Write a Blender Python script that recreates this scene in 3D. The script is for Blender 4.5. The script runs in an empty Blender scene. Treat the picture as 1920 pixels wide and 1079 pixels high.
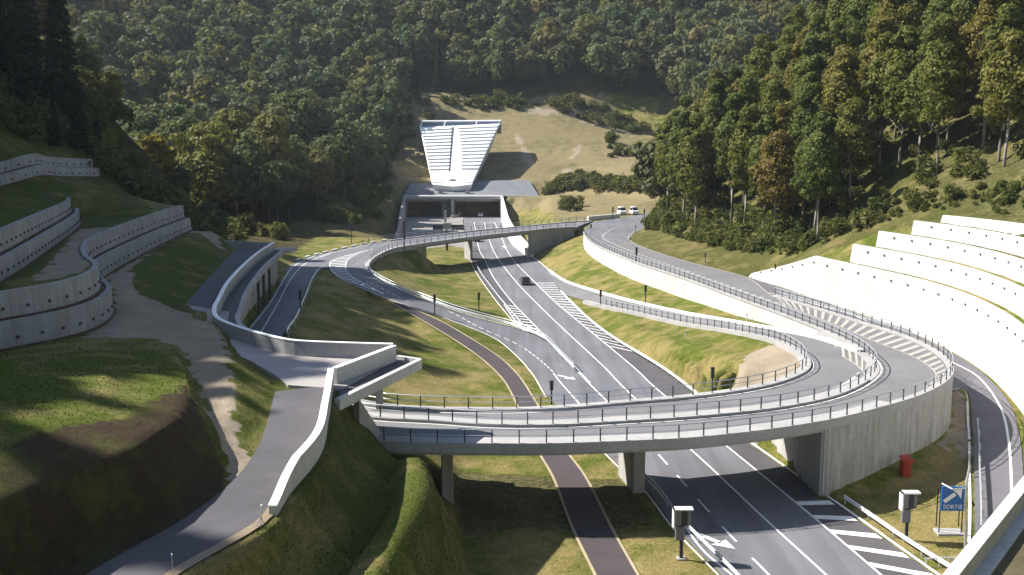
import bpy, bmesh, math, random
from mathutils import Vector, noise
from mathutils.geometry import delaunay_2d_cdt
from mathutils.bvhtree import BVHTree
random.seed(7)
PI = math.pi
scn = bpy.context.scene
COL = scn.collection
H = 29.0; FPX = 2000.0; YH = 250.0
PITCH = math.atan((539.5 - YH) / FPX)
cP, sP = math.cos(PITCH), math.sin(PITCH)
ZD = 6.2            # level of the loop road and its two bridges
ZE = 11.5           # level of the upper access road

# ------------------------------------------------------------------ geometry helpers
def ray(px, py):
    cx = (px - 960) / FPX; cy = (539.5 - py) / FPX
    return Vector((cx, cP + cy * sP, -sP + cy * cP))
def P(px, py, z=0.0):
    d = ray(px, py); t = (z - H) / d.z
    return Vector((d.x * t, d.y * t, z))
def PD(px, py, Y):
    d = ray(px, py); t = Y / d.y
    return Vector((d.x * t, Y, H + d.z * t))
def proj(v):
    x, y, z = v[0], v[1], v[2] - H
    f = y * cP - z * sP; u = y * sP + z * cP
    if f < 1: return (-9999, -9999)
    return (960 + FPX * x / f, 539.5 - FPX * u / f)
def PL(pts, z=0.0):
    return [P(p[0], p[1], p[2] if len(p) > 2 else z) for p in pts]
def spl(pts, step=1.5, n=None):
    """Catmull-Rom through pts, resampled at equal arc length"""
    pts = [Vector(p) for p in pts]
    if len(pts) == 2: dense = [pts[0].lerp(pts[1], i / 40) for i in range(41)]
    else:
        ext = [pts[0] * 2 - pts[1]] + pts + [pts[-1] * 2 - pts[-2]]
        dense = []
        for i in range(1, len(ext) - 2):
            p0, p1, p2, p3 = ext[i-1:i+3]
            t0 = 0; t1 = t0 + max((p1-p0).length, 1e-4) ** .5; t2 = t1 + max((p2-p1).length, 1e-4) ** .5; t3 = t2 + max((p3-p2).length, 1e-4) ** .5
            for k in range(24):
                t = t1 + (t2 - t1) * k / 24
                A1 = p0*((t1-t)/(t1-t0)) + p1*((t-t0)/(t1-t0)); A2 = p1*((t2-t)/(t2-t1)) + p2*((t-t1)/(t2-t1)); A3 = p2*((t3-t)/(t3-t2)) + p3*((t-t2)/(t3-t2))
                B1 = A1*((t2-t)/(t2-t0)) + A2*((t-t0)/(t2-t0)); B2 = A2*((t3-t)/(t3-t1)) + A3*((t-t1)/(t3-t1))
                dense.append(B1*((t2-t)/(t2-t1)) + B2*((t-t1)/(t2-t1)))
        dense.append(pts[-1].copy())
    return resample(dense, step, n)
def resample(d, step=1.5, n=None):
    L = [0]
    for a, b in zip(d, d[1:]): L.append(L[-1] + (b - a).length)
    if n is None: n = max(2, int(round(L[-1] / step)) + 1)
    out = []; j = 0
    for i in range(n):
        s = L[-1] * i / (n - 1)
        while j < len(L) - 2 and L[j+1] < s: j += 1
        seg = L[j+1] - L[j]
        out.append(d[j].lerp(d[j+1], 0 if seg < 1e-9 else min(1, (s - L[j]) / seg)))
    return out
def length(pl): return sum((b - a).length for a, b in zip(pl, pl[1:]))
def tang(pl, i):
    a = pl[max(0, i-1)]; b = pl[min(len(pl)-1, i+1)]
    t = Vector((b.x - a.x, b.y - a.y, 0))
    return t.normalized() if t.length > 1e-9 else Vector((1, 0, 0))
def nrm(pl, i):          # to the right of travel
    t = tang(pl, i); return Vector((t.y, -t.x, 0))
def off(pl, d, dz=0.0):
    return [p + nrm(pl, i) * d + Vector((0, 0, dz)) for i, p in enumerate(pl)]
def lift(pl, dz): return [Vector((p.x, p.y, p.z + dz)) for p in pl]
def pip(x, y, poly):
    c = False; j = len(poly) - 1
    for i in range(len(poly)):
        a, b = poly[i], poly[j]
        if (a[1] > y) != (b[1] > y) and x < (b[0]-a[0]) * (y-a[1]) / (b[1]-a[1]) + a[0]: c = not c
        j = i
    return c

class MB:
    """collects shapes into one mesh"""
    def __init__(s): s.v = []; s.f = []; s.mi = []; s.m = 0
    def add(s, vs, fs):
        o = len(s.v); s.v += [tuple(v) for v in vs]
        for f in fs: s.f.append(tuple(i + o for i in f)); s.mi.append(s.m)
    def box(s, c, size, rz=0.0, tilt=None):
        cx, cy, cz = c; a, b, h = size[0]/2, size[1]/2, size[2]/2
        vs = []
        for z in (-h, h):
            for x, y in ((-a,-b),(a,-b),(a,b),(-a,b)):
                vs.append((cx + x*math.cos(rz) - y*math.sin(rz), cy + x*math.sin(rz) + y*math.cos(rz), cz + z))
        s.add(vs, [(3,2,1,0),(4,5,6,7),(0,1,5,4),(1,2,6,5),(2,3,7,6),(3,0,4,7)])
    def tube(s, pl, r, n=6, cap=True, r2=None):
        pl = [Vector(p) for p in pl]; rings = []
        for i, p in enumerate(pl):
            t = (pl[min(i+1, len(pl)-1)] - pl[max(i-1, 0)]).normalized()
            u = t.cross(Vector((0,0,1)))
            if u.length < 1e-3: u = Vector((1,0,0))
            u.normalize(); w = u.cross(t)
            rr = r if r2 is None else r + (r2 - r) * i / (len(pl) - 1)
            rings.append([p + (u*math.cos(2*PI*k/n) + w*math.sin(2*PI*k/n)) * rr for k in range(n)])
        vs = [v for g in rings for v in g]; fs = []
        for i in range(len(rings)-1):
            for k in range(n):
                fs.append((i*n+k, i*n+(k+1)%n, (i+1)*n+(k+1)%n, (i+1)*n+k))
        if cap: fs.append(tuple(range(n-1,-1,-1))); fs.append(tuple((len(rings)-1)*n + k for k in range(n)))
        s.add(vs, fs)
    def loft(s, lines, close=False):
        n = len(lines[0]); vs = [p for l in lines for p in l]; fs = []
        for j in range(len(lines) - (0 if close else 1)):
            jj = (j+1) % len(lines)
            for i in range(n-1): fs.append((j*n+i, j*n+i+1, jj*n+i+1, jj*n+i))
        s.add(vs, fs)
    def profile(s, pl, prof, cap=True):
        """sweep a closed (offset, dz) profile along pl, with end caps"""
        lines = [off(pl, d, dz) for d, dz in prof]
        s.loft(lines, close=True)
        if cap:
            s.add([l[0] for l in lines], [tuple(range(len(lines)))])
            s.add([l[-1] for l in lines], [tuple(range(len(lines)-1, -1, -1))])
    def prism(s, poly, z0, z1):
        n = len(poly); g = lambda z, i: z[i] if isinstance(z, (list, tuple)) else z
        vs = [(p[0], p[1], g(z0, i)) for i, p in enumerate(poly)] + [(p[0], p[1], g(z1, i)) for i, p in enumerate(poly)]
        s.add(vs, [tuple(range(n-1,-1,-1)), tuple(range(n, 2*n))] + [(i, (i+1)%n, n+(i+1)%n, n+i) for i in range(n)])
    def lathe(s, prof, c=(0,0,0), n=10):
        vs = []; fs = []
        for r, z in prof:
            for k in range(n): vs.append((c[0]+r*math.cos(2*PI*k/n), c[1]+r*math.sin(2*PI*k/n), c[2]+z))
        for j in range(len(prof)-1):
            for k in range(n): fs.append((j*n+k, j*n+(k+1)%n, (j+1)*n+(k+1)%n, (j+1)*n+k))
        fs.append(tuple(range(n-1,-1,-1))); fs.append(tuple((len(prof)-1)*n+k for k in range(n)))
        s.add(vs, fs)
    def quad_up(s, a, b):     # strip between two polylines facing up
        s.loft([b, a])
    def mesh(s, name, mats, smooth=False, fixn=True):
        me = bpy.data.meshes.new(name); me.from_pydata(s.v, [], s.f)
        mats = mats if isinstance(mats, (list, tuple)) else [mats]
        for m in mats: me.materials.append(m)
        if len(mats) > 1: me.polygons.foreach_set('material_index', s.mi)
        if fixn:
            bm = bmesh.new(); bm.from_mesh(me); bmesh.ops.recalc_face_normals(bm, faces=bm.faces); bm.to_mesh(me); bm.free()
        if smooth: me.polygons.foreach_set('use_smooth', [True]*len(me.polygons))
        me.update(); return me
    def build(s, name, mats, parent=None, smooth=False, fixn=True, loc=None):
        o = bpy.data.objects.new(name, s.mesh(name, mats, smooth, fixn)); COL.objects.link(o)
        if parent: o.parent = parent
        if loc is not None: o.location = loc
        return o
def bevel(o, w=0.03, seg=1):
    m = o.modifiers.new('bevel', 'BEVEL'); m.width = w; m.segments = seg; m.limit_method = 'ANGLE'; return o
def tag(o, label=None, cat=None, group=None, kind=None):
    if label: o['label'] = label
    if cat: o['category'] = cat
    if group: o['group'] = group
    if kind: o['kind'] = kind
    return o
def thing(name, label, cat, loc=(0,0,0), rz=0, group=None):
    o = bpy.data.objects.new(name, None); COL.objects.link(o); o.empty_display_size = .3
    o.location = loc; o.rotation_euler = (0, 0, rz)
    return tag(o, label, cat, group)
def kids(o, cache={}):
    return [c for c in COL.objects if c.parent == o]
def dup(root, loc, rz, label, group=None, scale=None, tree=None):
    r = root.copy(); COL.objects.link(r); r.location = loc; r.rotation_euler = (0, 0, rz)
    if scale: r.scale = scale
    r['label'] = label
    if group: r['group'] = group
    for c, gs in (tree or [(c, kids(c)) for c in kids(root)]):
        d = c.copy(); COL.objects.link(d); d.parent = r
        for g in gs:
            e = g.copy(); COL.objects.link(e); e.parent = d
    return r

# ------------------------------------------------------------------ materials
class NT:
    def __init__(s, name):
        s.m = bpy.data.materials.new(name); s.m.use_nodes = True; s.t = s.m.node_tree; s.n = s.t.nodes; s.l = s.t.links
        s.b = s.n['Principled BSDF']; s.out = s.n['Material Output']
        s.geo = None
    def link(s, a, b): s.l.new(a, b)
    def pos(s):
        if not s.geo: s.geo = s.n.new('ShaderNodeNewGeometry')
        return s.geo.outputs['Position']
    def scaled(s, sc, src=None):
        m = s.n.new('ShaderNodeVectorMath'); m.operation = 'MULTIPLY'; s.link(src or s.pos(), m.inputs[0]); m.inputs[1].default_value = sc; return m.outputs[0]
    def noise(s, scale, detail=4, rough=.6, vec=None):
        t = s.n.new('ShaderNodeTexNoise'); t.inputs['Scale'].default_value = scale; t.inputs['Detail'].default_value = detail; t.inputs['Roughness'].default_value = rough
        s.link(vec or s.pos(), t.inputs['Vector']); return t.outputs['Fac']
    def ramp(s, fac, stops):
        r = s.n.new('ShaderNodeValToRGB'); e = r.color_ramp.elements
        while len(e) < len(stops): e.new(.5)
        for i, (p, c) in enumerate(stops): e[i].position = p; e[i].color = (c, c, c, 1) if isinstance(c, (int, float)) else (*c, 1)
        s.link(fac, r.inputs[0]); return r.outputs[0]
    def mix(s, fac, a, b, mode='MIX'):
        m = s.n.new('ShaderNodeMix'); m.data_type = 'RGBA'; m.blend_type = mode
        for sock, v in ((m.inputs[0], fac), (m.inputs[6], a), (m.inputs[7], b)):
            if isinstance(v, (int, float)): sock.default_value = v
            elif isinstance(v, tuple): sock.default_value = (*v, 1)
            else: s.link(v, sock)
        return m.outputs[2]
    def math(s, op, a, b=0.0):
        m = s.n.new('ShaderNodeMath'); m.operation = op
        for sock, v in ((m.inputs[0], a), (m.inputs[1], b)):
            if isinstance(v, (int, float)): sock.default_value = v
            else: s.link(v, sock)
        return m.outputs[0]
    def bump(s, h, strength=.4, dist=.05):
        b = s.n.new('ShaderNodeBump'); b.inputs['Strength'].default_value = strength; b.inputs['Distance'].default_value = dist
        s.link(h, b.inputs['Height']); s.link(b.outputs[0], s.b.inputs['Normal'])
    def done(s, col, rough=.85, spec=.3, metal=0.0):
        if isinstance(col, tuple): s.b.inputs['Base Color'].default_value = (*col, 1)
        else: s.link(col, s.b.inputs['Base Color'])
        if isinstance(rough, float): s.b.inputs['Roughness'].default_value = rough
        else: s.link(rough, s.b.inputs['Roughness'])
        s.b.inputs['Specular IOR Level'].default_value = spec; s.b.inputs['Metallic'].default_value = metal
        return s.m
def rgb(c, k): return tuple(min(1, x * k) for x in c)
def mat_noisy(name, c, var=.2, sc=.4, fine=6.0, rough=.85, spec=.3, bump=.0, metal=0.0, stain=None):
    t = NT(name)
    a = t.ramp(t.noise(sc, 5), [(.3, rgb(c, 1-var)), (.7, rgb(c, 1+var))])
    b = t.ramp(t.noise(fine, 3), [(.3, .82), (.7, 1.0)])
    col = t.mix(1.0, a, b, 'MULTIPLY')
    if stain:
        v = t.noise(1.0, 4, .65, t.scaled((1.3, 1.3, .12)))
        col = t.mix(t.math('MULTIPLY', t.ramp(v, [(.45, 0.0), (.72, 1.0)]), stain[1]), col, stain[0])
    if bump: t.bump(t.noise(fine * 2, 3), bump, .03)
    return t.done(col, rough, spec, metal)
def mat_plain(name, c, rough=.6, spec=.4, metal=0.0): 
    t = NT(name); a = t.ramp(t.noise(3, 3), [(.3, rgb(c, .88)), (.7, rgb(c, 1.08))]); return t.done(a, rough, spec, metal)
M = {}
def mat_road(name, c, ang=0.0, wear=.2):
    t = NT(name)
    m = t.n.new('ShaderNodeMapping'); m.inputs['Rotation'].default_value = (0, 0, ang); m.inputs['Scale'].default_value = (.9, .035, 1); t.link(t.pos(), m.inputs[0])
    st = t.ramp(t.noise(1.0, 3, .55, m.outputs[0]), [(.3, 1 - wear), (.7, 1 + wear*.6)])
    pt = t.ramp(t.noise(.09, 3, .5), [(.35, .88), (.65, 1.08)]); fn = t.ramp(t.noise(8, 3), [(.3, .86), (.7, 1.05)])
    sp = t.ramp(t.noise(.7, 2, .4), [(.70, 1.0), (.78, .72)])
    col = t.mix(1.0, t.mix(1.0, t.mix(1.0, t.mix(1.0, c, st, 'MULTIPLY'), pt, 'MULTIPLY'), fn, 'MULTIPLY'), sp, 'MULTIPLY')
    t.bump(t.noise(18, 3), .15, .02); return t.done(col, .8, .35)
M['asphalt'] = mat_road('asphalt', (.140, .140, .155), .22, .22)
M['asphalt_dark'] = mat_noisy('asphalt_dark', (.082, .077, .084), .2, .2, 9, .85, .3, .15)
M['asphalt_deck'] = mat_noisy('asphalt_deck', (.165, .16, .163), .15, .15, 9, .85, .3, .15)
M['asphalt_path'] = mat_noisy('asphalt_path', (.066, .054, .057), .15, .3, 9, .88, .25, .15)
M['paint'] = mat_noisy('road_paint', (.74, .73, .70), .1, .8, 5, .7)
M['worn_paint'] = mat_noisy('worn_paint', (.40, .375, .33), .14, .8, 5, .8)
M['concrete'] = mat_noisy('concrete', (.36, .35, .335), .12, .35, 4, .88, .25, .1, stain=((.17, .165, .15), .55))
M['concrete_pale'] = mat_noisy('concrete_pale', (.345, .337, .33), .14, .3, 4, .85, .25, .08, stain=((.3, .3, .29), .35))
M['concrete_white'] = mat_noisy('concrete_white', (.50, .495, .48), .10, .25, 3, .85, .25, .08, stain=((.30, .295, .28), .55))
M['white'] = mat_plain('white_render', (.80, .80, .78), .6)
M['galv'] = mat_plain('galvanised_steel', (.50, .53, .56), .42, .5, .55)
M['dark_metal'] = mat_plain('dark_metal', (.02, .02, .022), .5)
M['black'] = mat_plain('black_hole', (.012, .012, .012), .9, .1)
M['grey_paint'] = mat_plain('grey_paint', (.14, .14, .15), .55)
M['blue_sign'] = mat_plain('blue_sign', (.012, .10, .30), .45)
M['red'] = mat_plain('red_paint', (.30, .026, .010), .5)
M['glass'] = mat_plain('dark_glass', (.01, .012, .015), .1, .6)
M['rubber'] = mat_plain('rubber', (.015, .015, .015), .8)
M['carblack'] = mat_plain('car_paint_dark', (.02, .022, .026), .25, .6)
M['carwhite'] = mat_plain('car_paint_silver', (.62, .64, .66), .3, .6)
M['lamp_red'] = mat_plain('tail_lamp', (.35, .01, .01), .3)
M['bluegrey'] = mat_noisy('bluegrey_panel', (.20, .235, .30), .1, .3, 3, .7)
M['brick'] = mat_plain('rusty_brown', (.10, .05, .035), .8)
M['gravel'] = mat_noisy('gravel_surface', (.25, .20, .14), .18, .25, 7, .95, .15, .35)
# ------------------------------------------------------------------ traced plan lines (photo pixel, level) -> metres
def dens(pl, n): return resample(spl(pl, .5), n=n)
LA = spl(PL([(889,417),(893,440),(899,470),(910,490),(926,522),(963,570),(1002,610),(1041,653),(1084,698),(1104,719),(1160,775),(1240,859),(1320,950),(1380,1016),(1440,1077),(1500,1140)]), 2)
LB = spl(PL([(908,417),(914,440),(925,470),(937,490),(975,537),(1041,603),(1141,697),(1161,719),(1288,837),(1332,877),(1443,982),(1547,1077),(1620,1145)]), 2)
LC = spl(PL([(927,417),(938,440),(951,470),(964,490),(1000,527),(1041,567),(1117,630),(1198,698),(1219,719),(1355,831),(1398,866),(1527,972),(1650,1077),(1735,1150)]), 2)
MR = spl(PL([(938,405),(950,440),(975,466),(997,482),(1027,508),(1057,553),(1137,627),(1252,700),(1313,747),(1395,824),(1440,857),(1557,939),(1750,1077),(1860,1155)]), 2)   # right edge
ML = spl(PL([(868,405),(872,430),(880,462),(889,500),(927,557),(975,616),(1015,670),(1018,700),(1030,745),(1090,800),(1160,872),(1213,919),(1267,990),(1310,1035),(1352,1077),(1420,1150)]), 2)  # left edge
EI_far = [(1380,623,4.6),(1279,607,3.0),(1190,587,1.9),(1113,570,.9),(1053,553,.15)]
I_near = [(672,756),(720,764),(790,769),(897,771),(973,771),(1073,766),(1173,757),(1279,748),(1400,732),(1455,719),(1490,706),(1508,695),(1512,684),(1503,668),(1482,653),(1447,638,5.7)]
IL = spl(PL(I_near + EI_far, ZD), 1.5)
M_px = [(672,783),(720,788),(817,793),(897,799),(980,801),(1067,799),(1150,794),(1279,786),(1347,780),(1447,769),(1547,750),(1597,732),(1630,712),(1643,696),(1638,680),(1613,658),(1567,633),(1480,597),(1380,560),(1280,523),(1193,494),(1150,476),(1114,459),(1099,446),(1096,437)]
MLN = spl(PL(M_px, ZD), 1.5)
O_px = [(672,829),(720,832),(813,835),(897,836),(1033,836),(1127,833),(1220,829),(1279,826),(1347,820),(1463,806),(1563,789),(1643,769),(1720,746),(1768,722),(1785,702),(1779,680),(1747,655),(1697,632),(1613,605),(1547,584),(1453,556)]
OL = spl(PL(O_px, ZD), 1.5)
# upper (right) edge of ramp B where it leaves the middle railing
N_px = [(1643,696),(1630,677),(1600,660),(1547,640,6.0),(1467,622,5.5),(1380,606,4.5),(1279,588,3.0),(1190,568,1.9),(1123,550,1.0),(1057,528,.25),(1027,508,.05)]
NL = spl(PL(N_px, ZD), 1.5)
# ramp A
AL = spl(PL([(627,512,ZD),(654,530,5.9),(684,542,5.3),(730,561,4.4),(780,578,3.5),(853,603,2.1),(927,633,.9),(963,660,.3),(1000,700,0),(1027,745,0)]), 1.5)
AR = spl(PL([(691,502,ZD),(700,515,5.8),(727,533,5.1),(807,567,3.4),(873,590,2.1),(973,617,.7),(1020,636,.2),(1062,675,0),(1104,719,0)]), 1.5)
# loop road W on the left
WL = spl(PL([(599,476),(570,487),(546,501),(533,517),(502,569),(460,622),(440,650)], ZD) + [Vector((-27.5,104,ZD)), Vector((-22,96,ZD)), Vector((-15,90.6,ZD))] + PL([(672,756)], ZD), 1.5)
WR = spl(PL([(618,503),(607,503),(592,512),(576,537),(566,562),(547,604),(531,635)], ZD) + [Vector((-22.5,112,ZD)), Vector((-20.5,104,ZD)),Vector((-15.5,97,ZD))] + PL([(672,735)], ZD), 1.5)
WL2 = spl(PL([(599,476),(570,487),(546,501),(533,517),(502,569),(460,622),(440,650)], ZD) + [Vector((-27.5,100,ZD)), Vector((-23,88,ZD)), Vector((-17,80.5,ZD))] + PL([(672,829)], ZD), 1.5)
# far bridge
FN = spl(PL([(691,502),(692,495),(708,481),(740,467),(773,461),(873,447),(990,434),(1040,429),(1078,427)], ZD), 1.5)     # near edge
FF = spl(PL([(601,478),(640,469),(675,461.5),(706,455.5),(760,448),(817,441.5),(900,433),(985,425),(1060,418),(1110,415)], ZD), 1.5)
# road C beyond the wall: right edge (with the fork of D)
CR = spl(PL([(1453,556),(1400,519),(1340,503),(1279,487),(1220,468),(1190,455),(1181,446),(1190,437),(1222,422),(1240,410),(1250,398)], ZD), 1.5)
CFAR = spl(PL([(1110,415),(1150,411),(1190,405),(1225,396),(1240,391)], ZD), 1.5)
# road D
DL = spl([P(1453,558,ZD-.1), P(1560,588,5.2), P(1680,628,4.0)] + [Vector((44.5,122,3.0)), Vector((45.4,110,2.3))] + PL([(1808,728,1.7),(1823,800,1.2),(1826,880,.8),(1828,960,.4),(1826,1050,.1),(1822,1140,0)]), 1.5)
DR = spl(PL([(1400,519,ZD),(1460,538,5.9),(1580,579,4.9),(1697,620,3.8),(1773,655,3.0),(1840,698,2.3),(1893,757,1.7),(1912,820,1.2),(1918,880,.8),(1920,960,.4),(1920,1050,.1),(1916,1140,0)]), 1.5)
# access road E
EL = spl(PL([(60,1145),(163,1077),(233,1036),(320,989),(403,932),(447,892),(480,846),(500,796),(516,735)], ZE), 1.2)
ER = spl(PL([(200,1150),(307,1077),(420,1013),(467,986),(493,964),(520,924),(580,851),(597,788),(609,724)], ZE), 1.2)
E2L = spl(PL([(347,572),(383,530),(433,477),(452,458)], ZE), 1.5)
E2R = spl(PL([(397,592),(402,578),(457,503),(505,461)], ZE), 1.5)
# footpath F
FL_ = spl(PL([(729,566,4.3),(790,601,2.9),(850,637,1.6),(900,672,.7),(940,710,.2),(962,748,.05),(985,800,.02),(1008,849,.0),(1033,892),(1073,996),(1113,1079),(1150,1160)], 0), 1.5)
FR_ = spl(PL([(757,571,4.0),(827,602,2.7),(888,637,1.4),(935,668,.6),(972,702,.2),(1003,748,.05),(1035,800,.02),(1065,847,.0),(1097,889),(1153,996),(1200,1079),(1245,1160)], 0), 1.5)

# terraces of white walls on the right: plan line of the lowest foot
W1 = spl([P(1400,519,6.1), P(1460,536,5.9), P(1520,556,5.6), P(1580,577,4.9), P(1697,617,3.8), P(1773,652,3.0), P(1845,697,2.3), P(1900,752,1.7), P(1945,820,1.3), P(1975,900,1.0), P(2000,1000,.8)], 1.5)
def wall_param(pl, far_i, zt0, zt1):
    pass

# plaza and gallery
PLZ = [Vector(v) for v in [(-27.6,103,ZE),(-25.6,94,ZE),(-22.6,88.6,ZE),(-17.3,83.2,ZE),(-13,82.2,ZE),(-9.2,81.6,ZE),(-11.9,71.2,ZE),(-12.6,72.6,ZE),(-15.6,72.0,ZE),(-17.0,75.0,ZE),(-20.4,81.5,ZE),(-25.5,90.6,ZE),(-29.5,98,ZE),(-33.5,109,ZE),(-30,104.5,ZE)]]

# ------------------------------------------------------------------ terrain
TP = []      # terrain points
def T(pl, step=1.5, dz=0.0, smooth=True):
    if len(pl) > 1: pl = spl(pl, step) if smooth else resample([Vector(p) for p in pl], step)
    for p in pl: TP.append((p.x, p.y, p.z + dz))
def Tpx(pts, step=1.5, z=0.0): T(PL(pts, z), step)
def Tv(pts, step=1.5): T([Vector(p) for p in pts], step)
FOOT = []    # road footprints
def at_grade(l, r, dz=-.07, o=.25, n=None):
    n = n or max(len(l), len(r)); a = resample(l, n=n); b = resample(r, n=n)
    A = []; B = []
    for p, q in zip(a, b):
        d = (q - p); d.z = 0
        if d.length > 1e-6: d.normalize()
        A.append(p - d * o); B.append(q + d * o)
    for p in A + B: TP.append((p.x, p.y, p.z + dz))
    for p, q in zip(a, b):
        m = p.lerp(q, .5); TP.append((m.x, m.y, m.z - .3))
        if (q-p).length > 8:
            for k in (.25, .75): m = p.lerp(q, k); TP.append((m.x, m.y, m.z - .3))
    FOOT.append([(p.x, p.y) for p in A] + [(p.x, p.y) for p in reversed(B)])
# --- the roads set the levels first
mrow = [i for i in range(len(MR))]
at_grade(ML, MR, n=190)
at_grade(AL, AR)
at_grade(FL_, FR_)
at_grade(DL, DR)
at_grade(EL, ER)
at_grade(E2L, E2R)
# loop fill: top of the wall line and its foot
i0 = min(range(len(OL)), key=lambda i: (OL[i] - P(1557,790,ZD)).length)       # abutment corner on the outer edge
j0 = min(range(len(IL)), key=lambda i: (IL[i] - P(1458,719,ZD)).length)       # on the inner edge
iR = min(range(len(OL)), key=lambda i: (OL[i] - P(1779,680,ZD)).length)
k0 = min(range(len(NL)), key=lambda i: (NL[i] - P(1467,622,5.5)).length)
OFILL = OL[i0:]
T(off(OFILL, -.3)[1:], .6, -.5, False)                # inside top
nf = len(OFILL)
foot = []
for i, p in enumerate(off(resample(OFILL, n=nf), .1)):
    s = i / (nf - 1)
    foot.append(p)
LOOPFOOT = []
for i, p in enumerate(foot):
    # ground outside the loop wall: motorway level at the corner, road D level farther round
    q = min(DL, key=lambda d: (d.x-p.x)**2 + (d.y-p.y)**2)
    dist = math.hypot(q.x-p.x, q.y-p.y)
    s = i * 1.5; z = min(.2 + s * .09, 1.35) if s < 40 else min(p.z - .3, max(1.35, q.z - .1))
    LOOPFOOT.append(Vector((p.x, p.y, z)))
T(LOOPFOOT, .6, 0, False)
ABUT0 = OL[i0]; ABUT1 = IL[j0]
for k in range(9):
    p = ABUT0.lerp(ABUT1, k/8); TP.append((p.x + 1.0, p.y + .25 + .6*(k==0), ZD - .5)); TP.append((p.x - .33, p.y - .1, 0.0))
for k in range(1, 10):    # floor of the fill under the decks
    for a, b in ((OL[i0+k*4 if i0+k*4 < len(OL) else -1], MLN),):
        q = min(b, key=lambda d: (d-a).length); m = a.lerp(q, .5); TP.append((m.x, m.y, ZD - .5))
T(off(IL[j0:], .3), 1.5, -.12, False)
T(off(NL, .25), 1.5, -.12, False)
for i in range(k0 - 1, 0, -2):
    q = min(IL, key=lambda d: (d-NL[i]).length); m = NL[i].lerp(q, .5); TP.append((m.x, m.y, m.z - .45))
FOOT.append([(p.x, p.y) for p in resample(IL[j0:], n=60)] + [(p.x, p.y) for p in resample(list(reversed(MLN[:0])) + list(reversed(NL)), n=60)])
# C upper wall: top and foot
mC = min(range(len(MLN)), key=lambda i: (MLN[i] - P(1620,662,ZD)).length)
CW = MLN[mC:]                                    # wall line, near -> far
CWZ = []
cwfoot = [(1620,662,5.9),(1520,613,5.1),(1400,567,4.0),(1280,523,3.1),(1160,481,3.0),(1107,456,3.4),(1096,437,3.6)]
cf = spl(PL([(a,b,ZD) for a,b,c in cwfoot]), .7)
def foot_z(p):
    best = None
    pts = [(P(a,b,ZD), c) for a,b,c in cwfoot]
    bd = 1e9; bz = 0
    for (p0, z0), (p1, z1) in zip(pts, pts[1:]):
        d = p1 - p0; t = max(0, min(1, (p-p0).dot(d) / d.length_squared)); dd = (p0 + d*t - p).length
        if dd < bd: bd = dd; bz = z0 + (z1-z0)*t
    return bz
CFOOT = [Vector((q.x, q.y, foot_z(q))) for q in off(CW, -.27)]
T(CFOOT, .5, 0, False)
T(off(CW, .3), .5, -.4, False)
T(CR, 1.5, -.1, False)
Tpx([(1130,433),(1180,466),(1240,490),(1330,522),(1430,562),(1520,594),(1600,628),(1690,668)], 3, ZD-.4)
Tpx([(1128,417),(1165,414),(1205,408)], 3, ZD-.4)
T(CFAR, 2, -.1, False)
FOOT.append([(p.x, p.y) for p in CW] + [(p.x, p.y) for p in CR] )
# junction / west
T(off(WL[:int(len(WL)*.93)], .35), 1.5, -.1, False)
T(off(WR[:int(len(WR)*.6)], -.3), 1.5, -.1, False)
for i in range(0, int(len(WL)*.9), 2):
    q = min(WR, key=lambda d: (d-WL[i]).length); m = WL[i].lerp(q, .5); TP.append((m.x, m.y, ZD - .4))
T(FF[:22], 1.5, -.1, False)
Tpx([(618,498),(640,490),(662,495),(680,484),(700,470),(720,463)], 3, ZD-.4)
fA = min(range(len(FN)), key=lambda i: (FN[i] - P(773,461,ZD)).length)
fB = min(range(len(FN)), key=lambda i: (FN[i] - P(990,434,ZD)).length)
T(off(FN[:fA+1], -.4), 1.5, -.4, False)
WFOOTPX = [(693,506,5.6),(708,497,4.2),(740,496,2.2),(773,493,.8)]
# --- grass inside ramp A / far bridge / motorway
Tv([(-23.3,182,5.3),(-23,190,4.4),(-20.5,203,2.6),(-18,212,1.2),(-16.5,217,.6)], 1.5)
Tv([(-17,170,2.6),(-10,165,1.3),(-3,161,.4)], 2)
Tv([(-15,180,1.6),(-13,195,.8),(-11,205,.3)], 2)
Tv([(-16,225,.2),(-12,222,.1),(-9.5,221,.0)], 2)
Tv([(-19,226,.2),(-21,238,.1),(-20,262,.0),(-15,275,0),(-10,270,0),(-10,240,0)], 3)
# --- grass between W and ramp A / footpath
Tpx([(640,535,5.2),(700,562,4.0),(735,590,3.2),(800,635,1.6),(865,690,.5),(905,735,.1),(940,790,.0)], 2)
Tpx([(560,640,5.6),(600,600,5.4),(640,560,5.2)], 2)
Tpx([(640,650,4.0),(690,615,3.6)], 2)
Tpx([(700,690,2.4),(780,660,1.5)], 2)
Tpx([(740,735,1.4),(850,720,.3),(880,770,.05)], 2)
Tv([(-14,96,4.8),(-10.5,93,3.2),(-7.5,91,1.6),(-5,90.5,.3),(-3,90,0)], 1)
Tv([(-12.3,90.6,4.5),(-9.5,90.4,2.9),(-6,90,.8)], 1)
# --- ground under the near bridge
Tv([(-11.6,88.5,4.9),(-11.2,86,4.9),(-10.8,83,4.9),(-10.4,80,5),(-9.7,77.6,5)], 1)
Tv([(-8.3,88.5,2.6),(-8.2,85,2.7),(-7.9,81,3.0),(-7.5,78.5,3.2)], 1)
Tv([(-4.4,89,0),(-4.4,85,0),(-4.2,80,0),(-3.7,76,0),(-3.2,70,0),(-2.8,62,0),(-2.5,45,0)], 1.5)
Tv([(-2,95,0),(2,88,0),(2.5,80,0),(1,70,0),(1,55,0)], 3)
Tv([(5.5,110,0),(6.5,95,0),(8,84,0),(9,74,0),(9,62,0)], 3)
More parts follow.
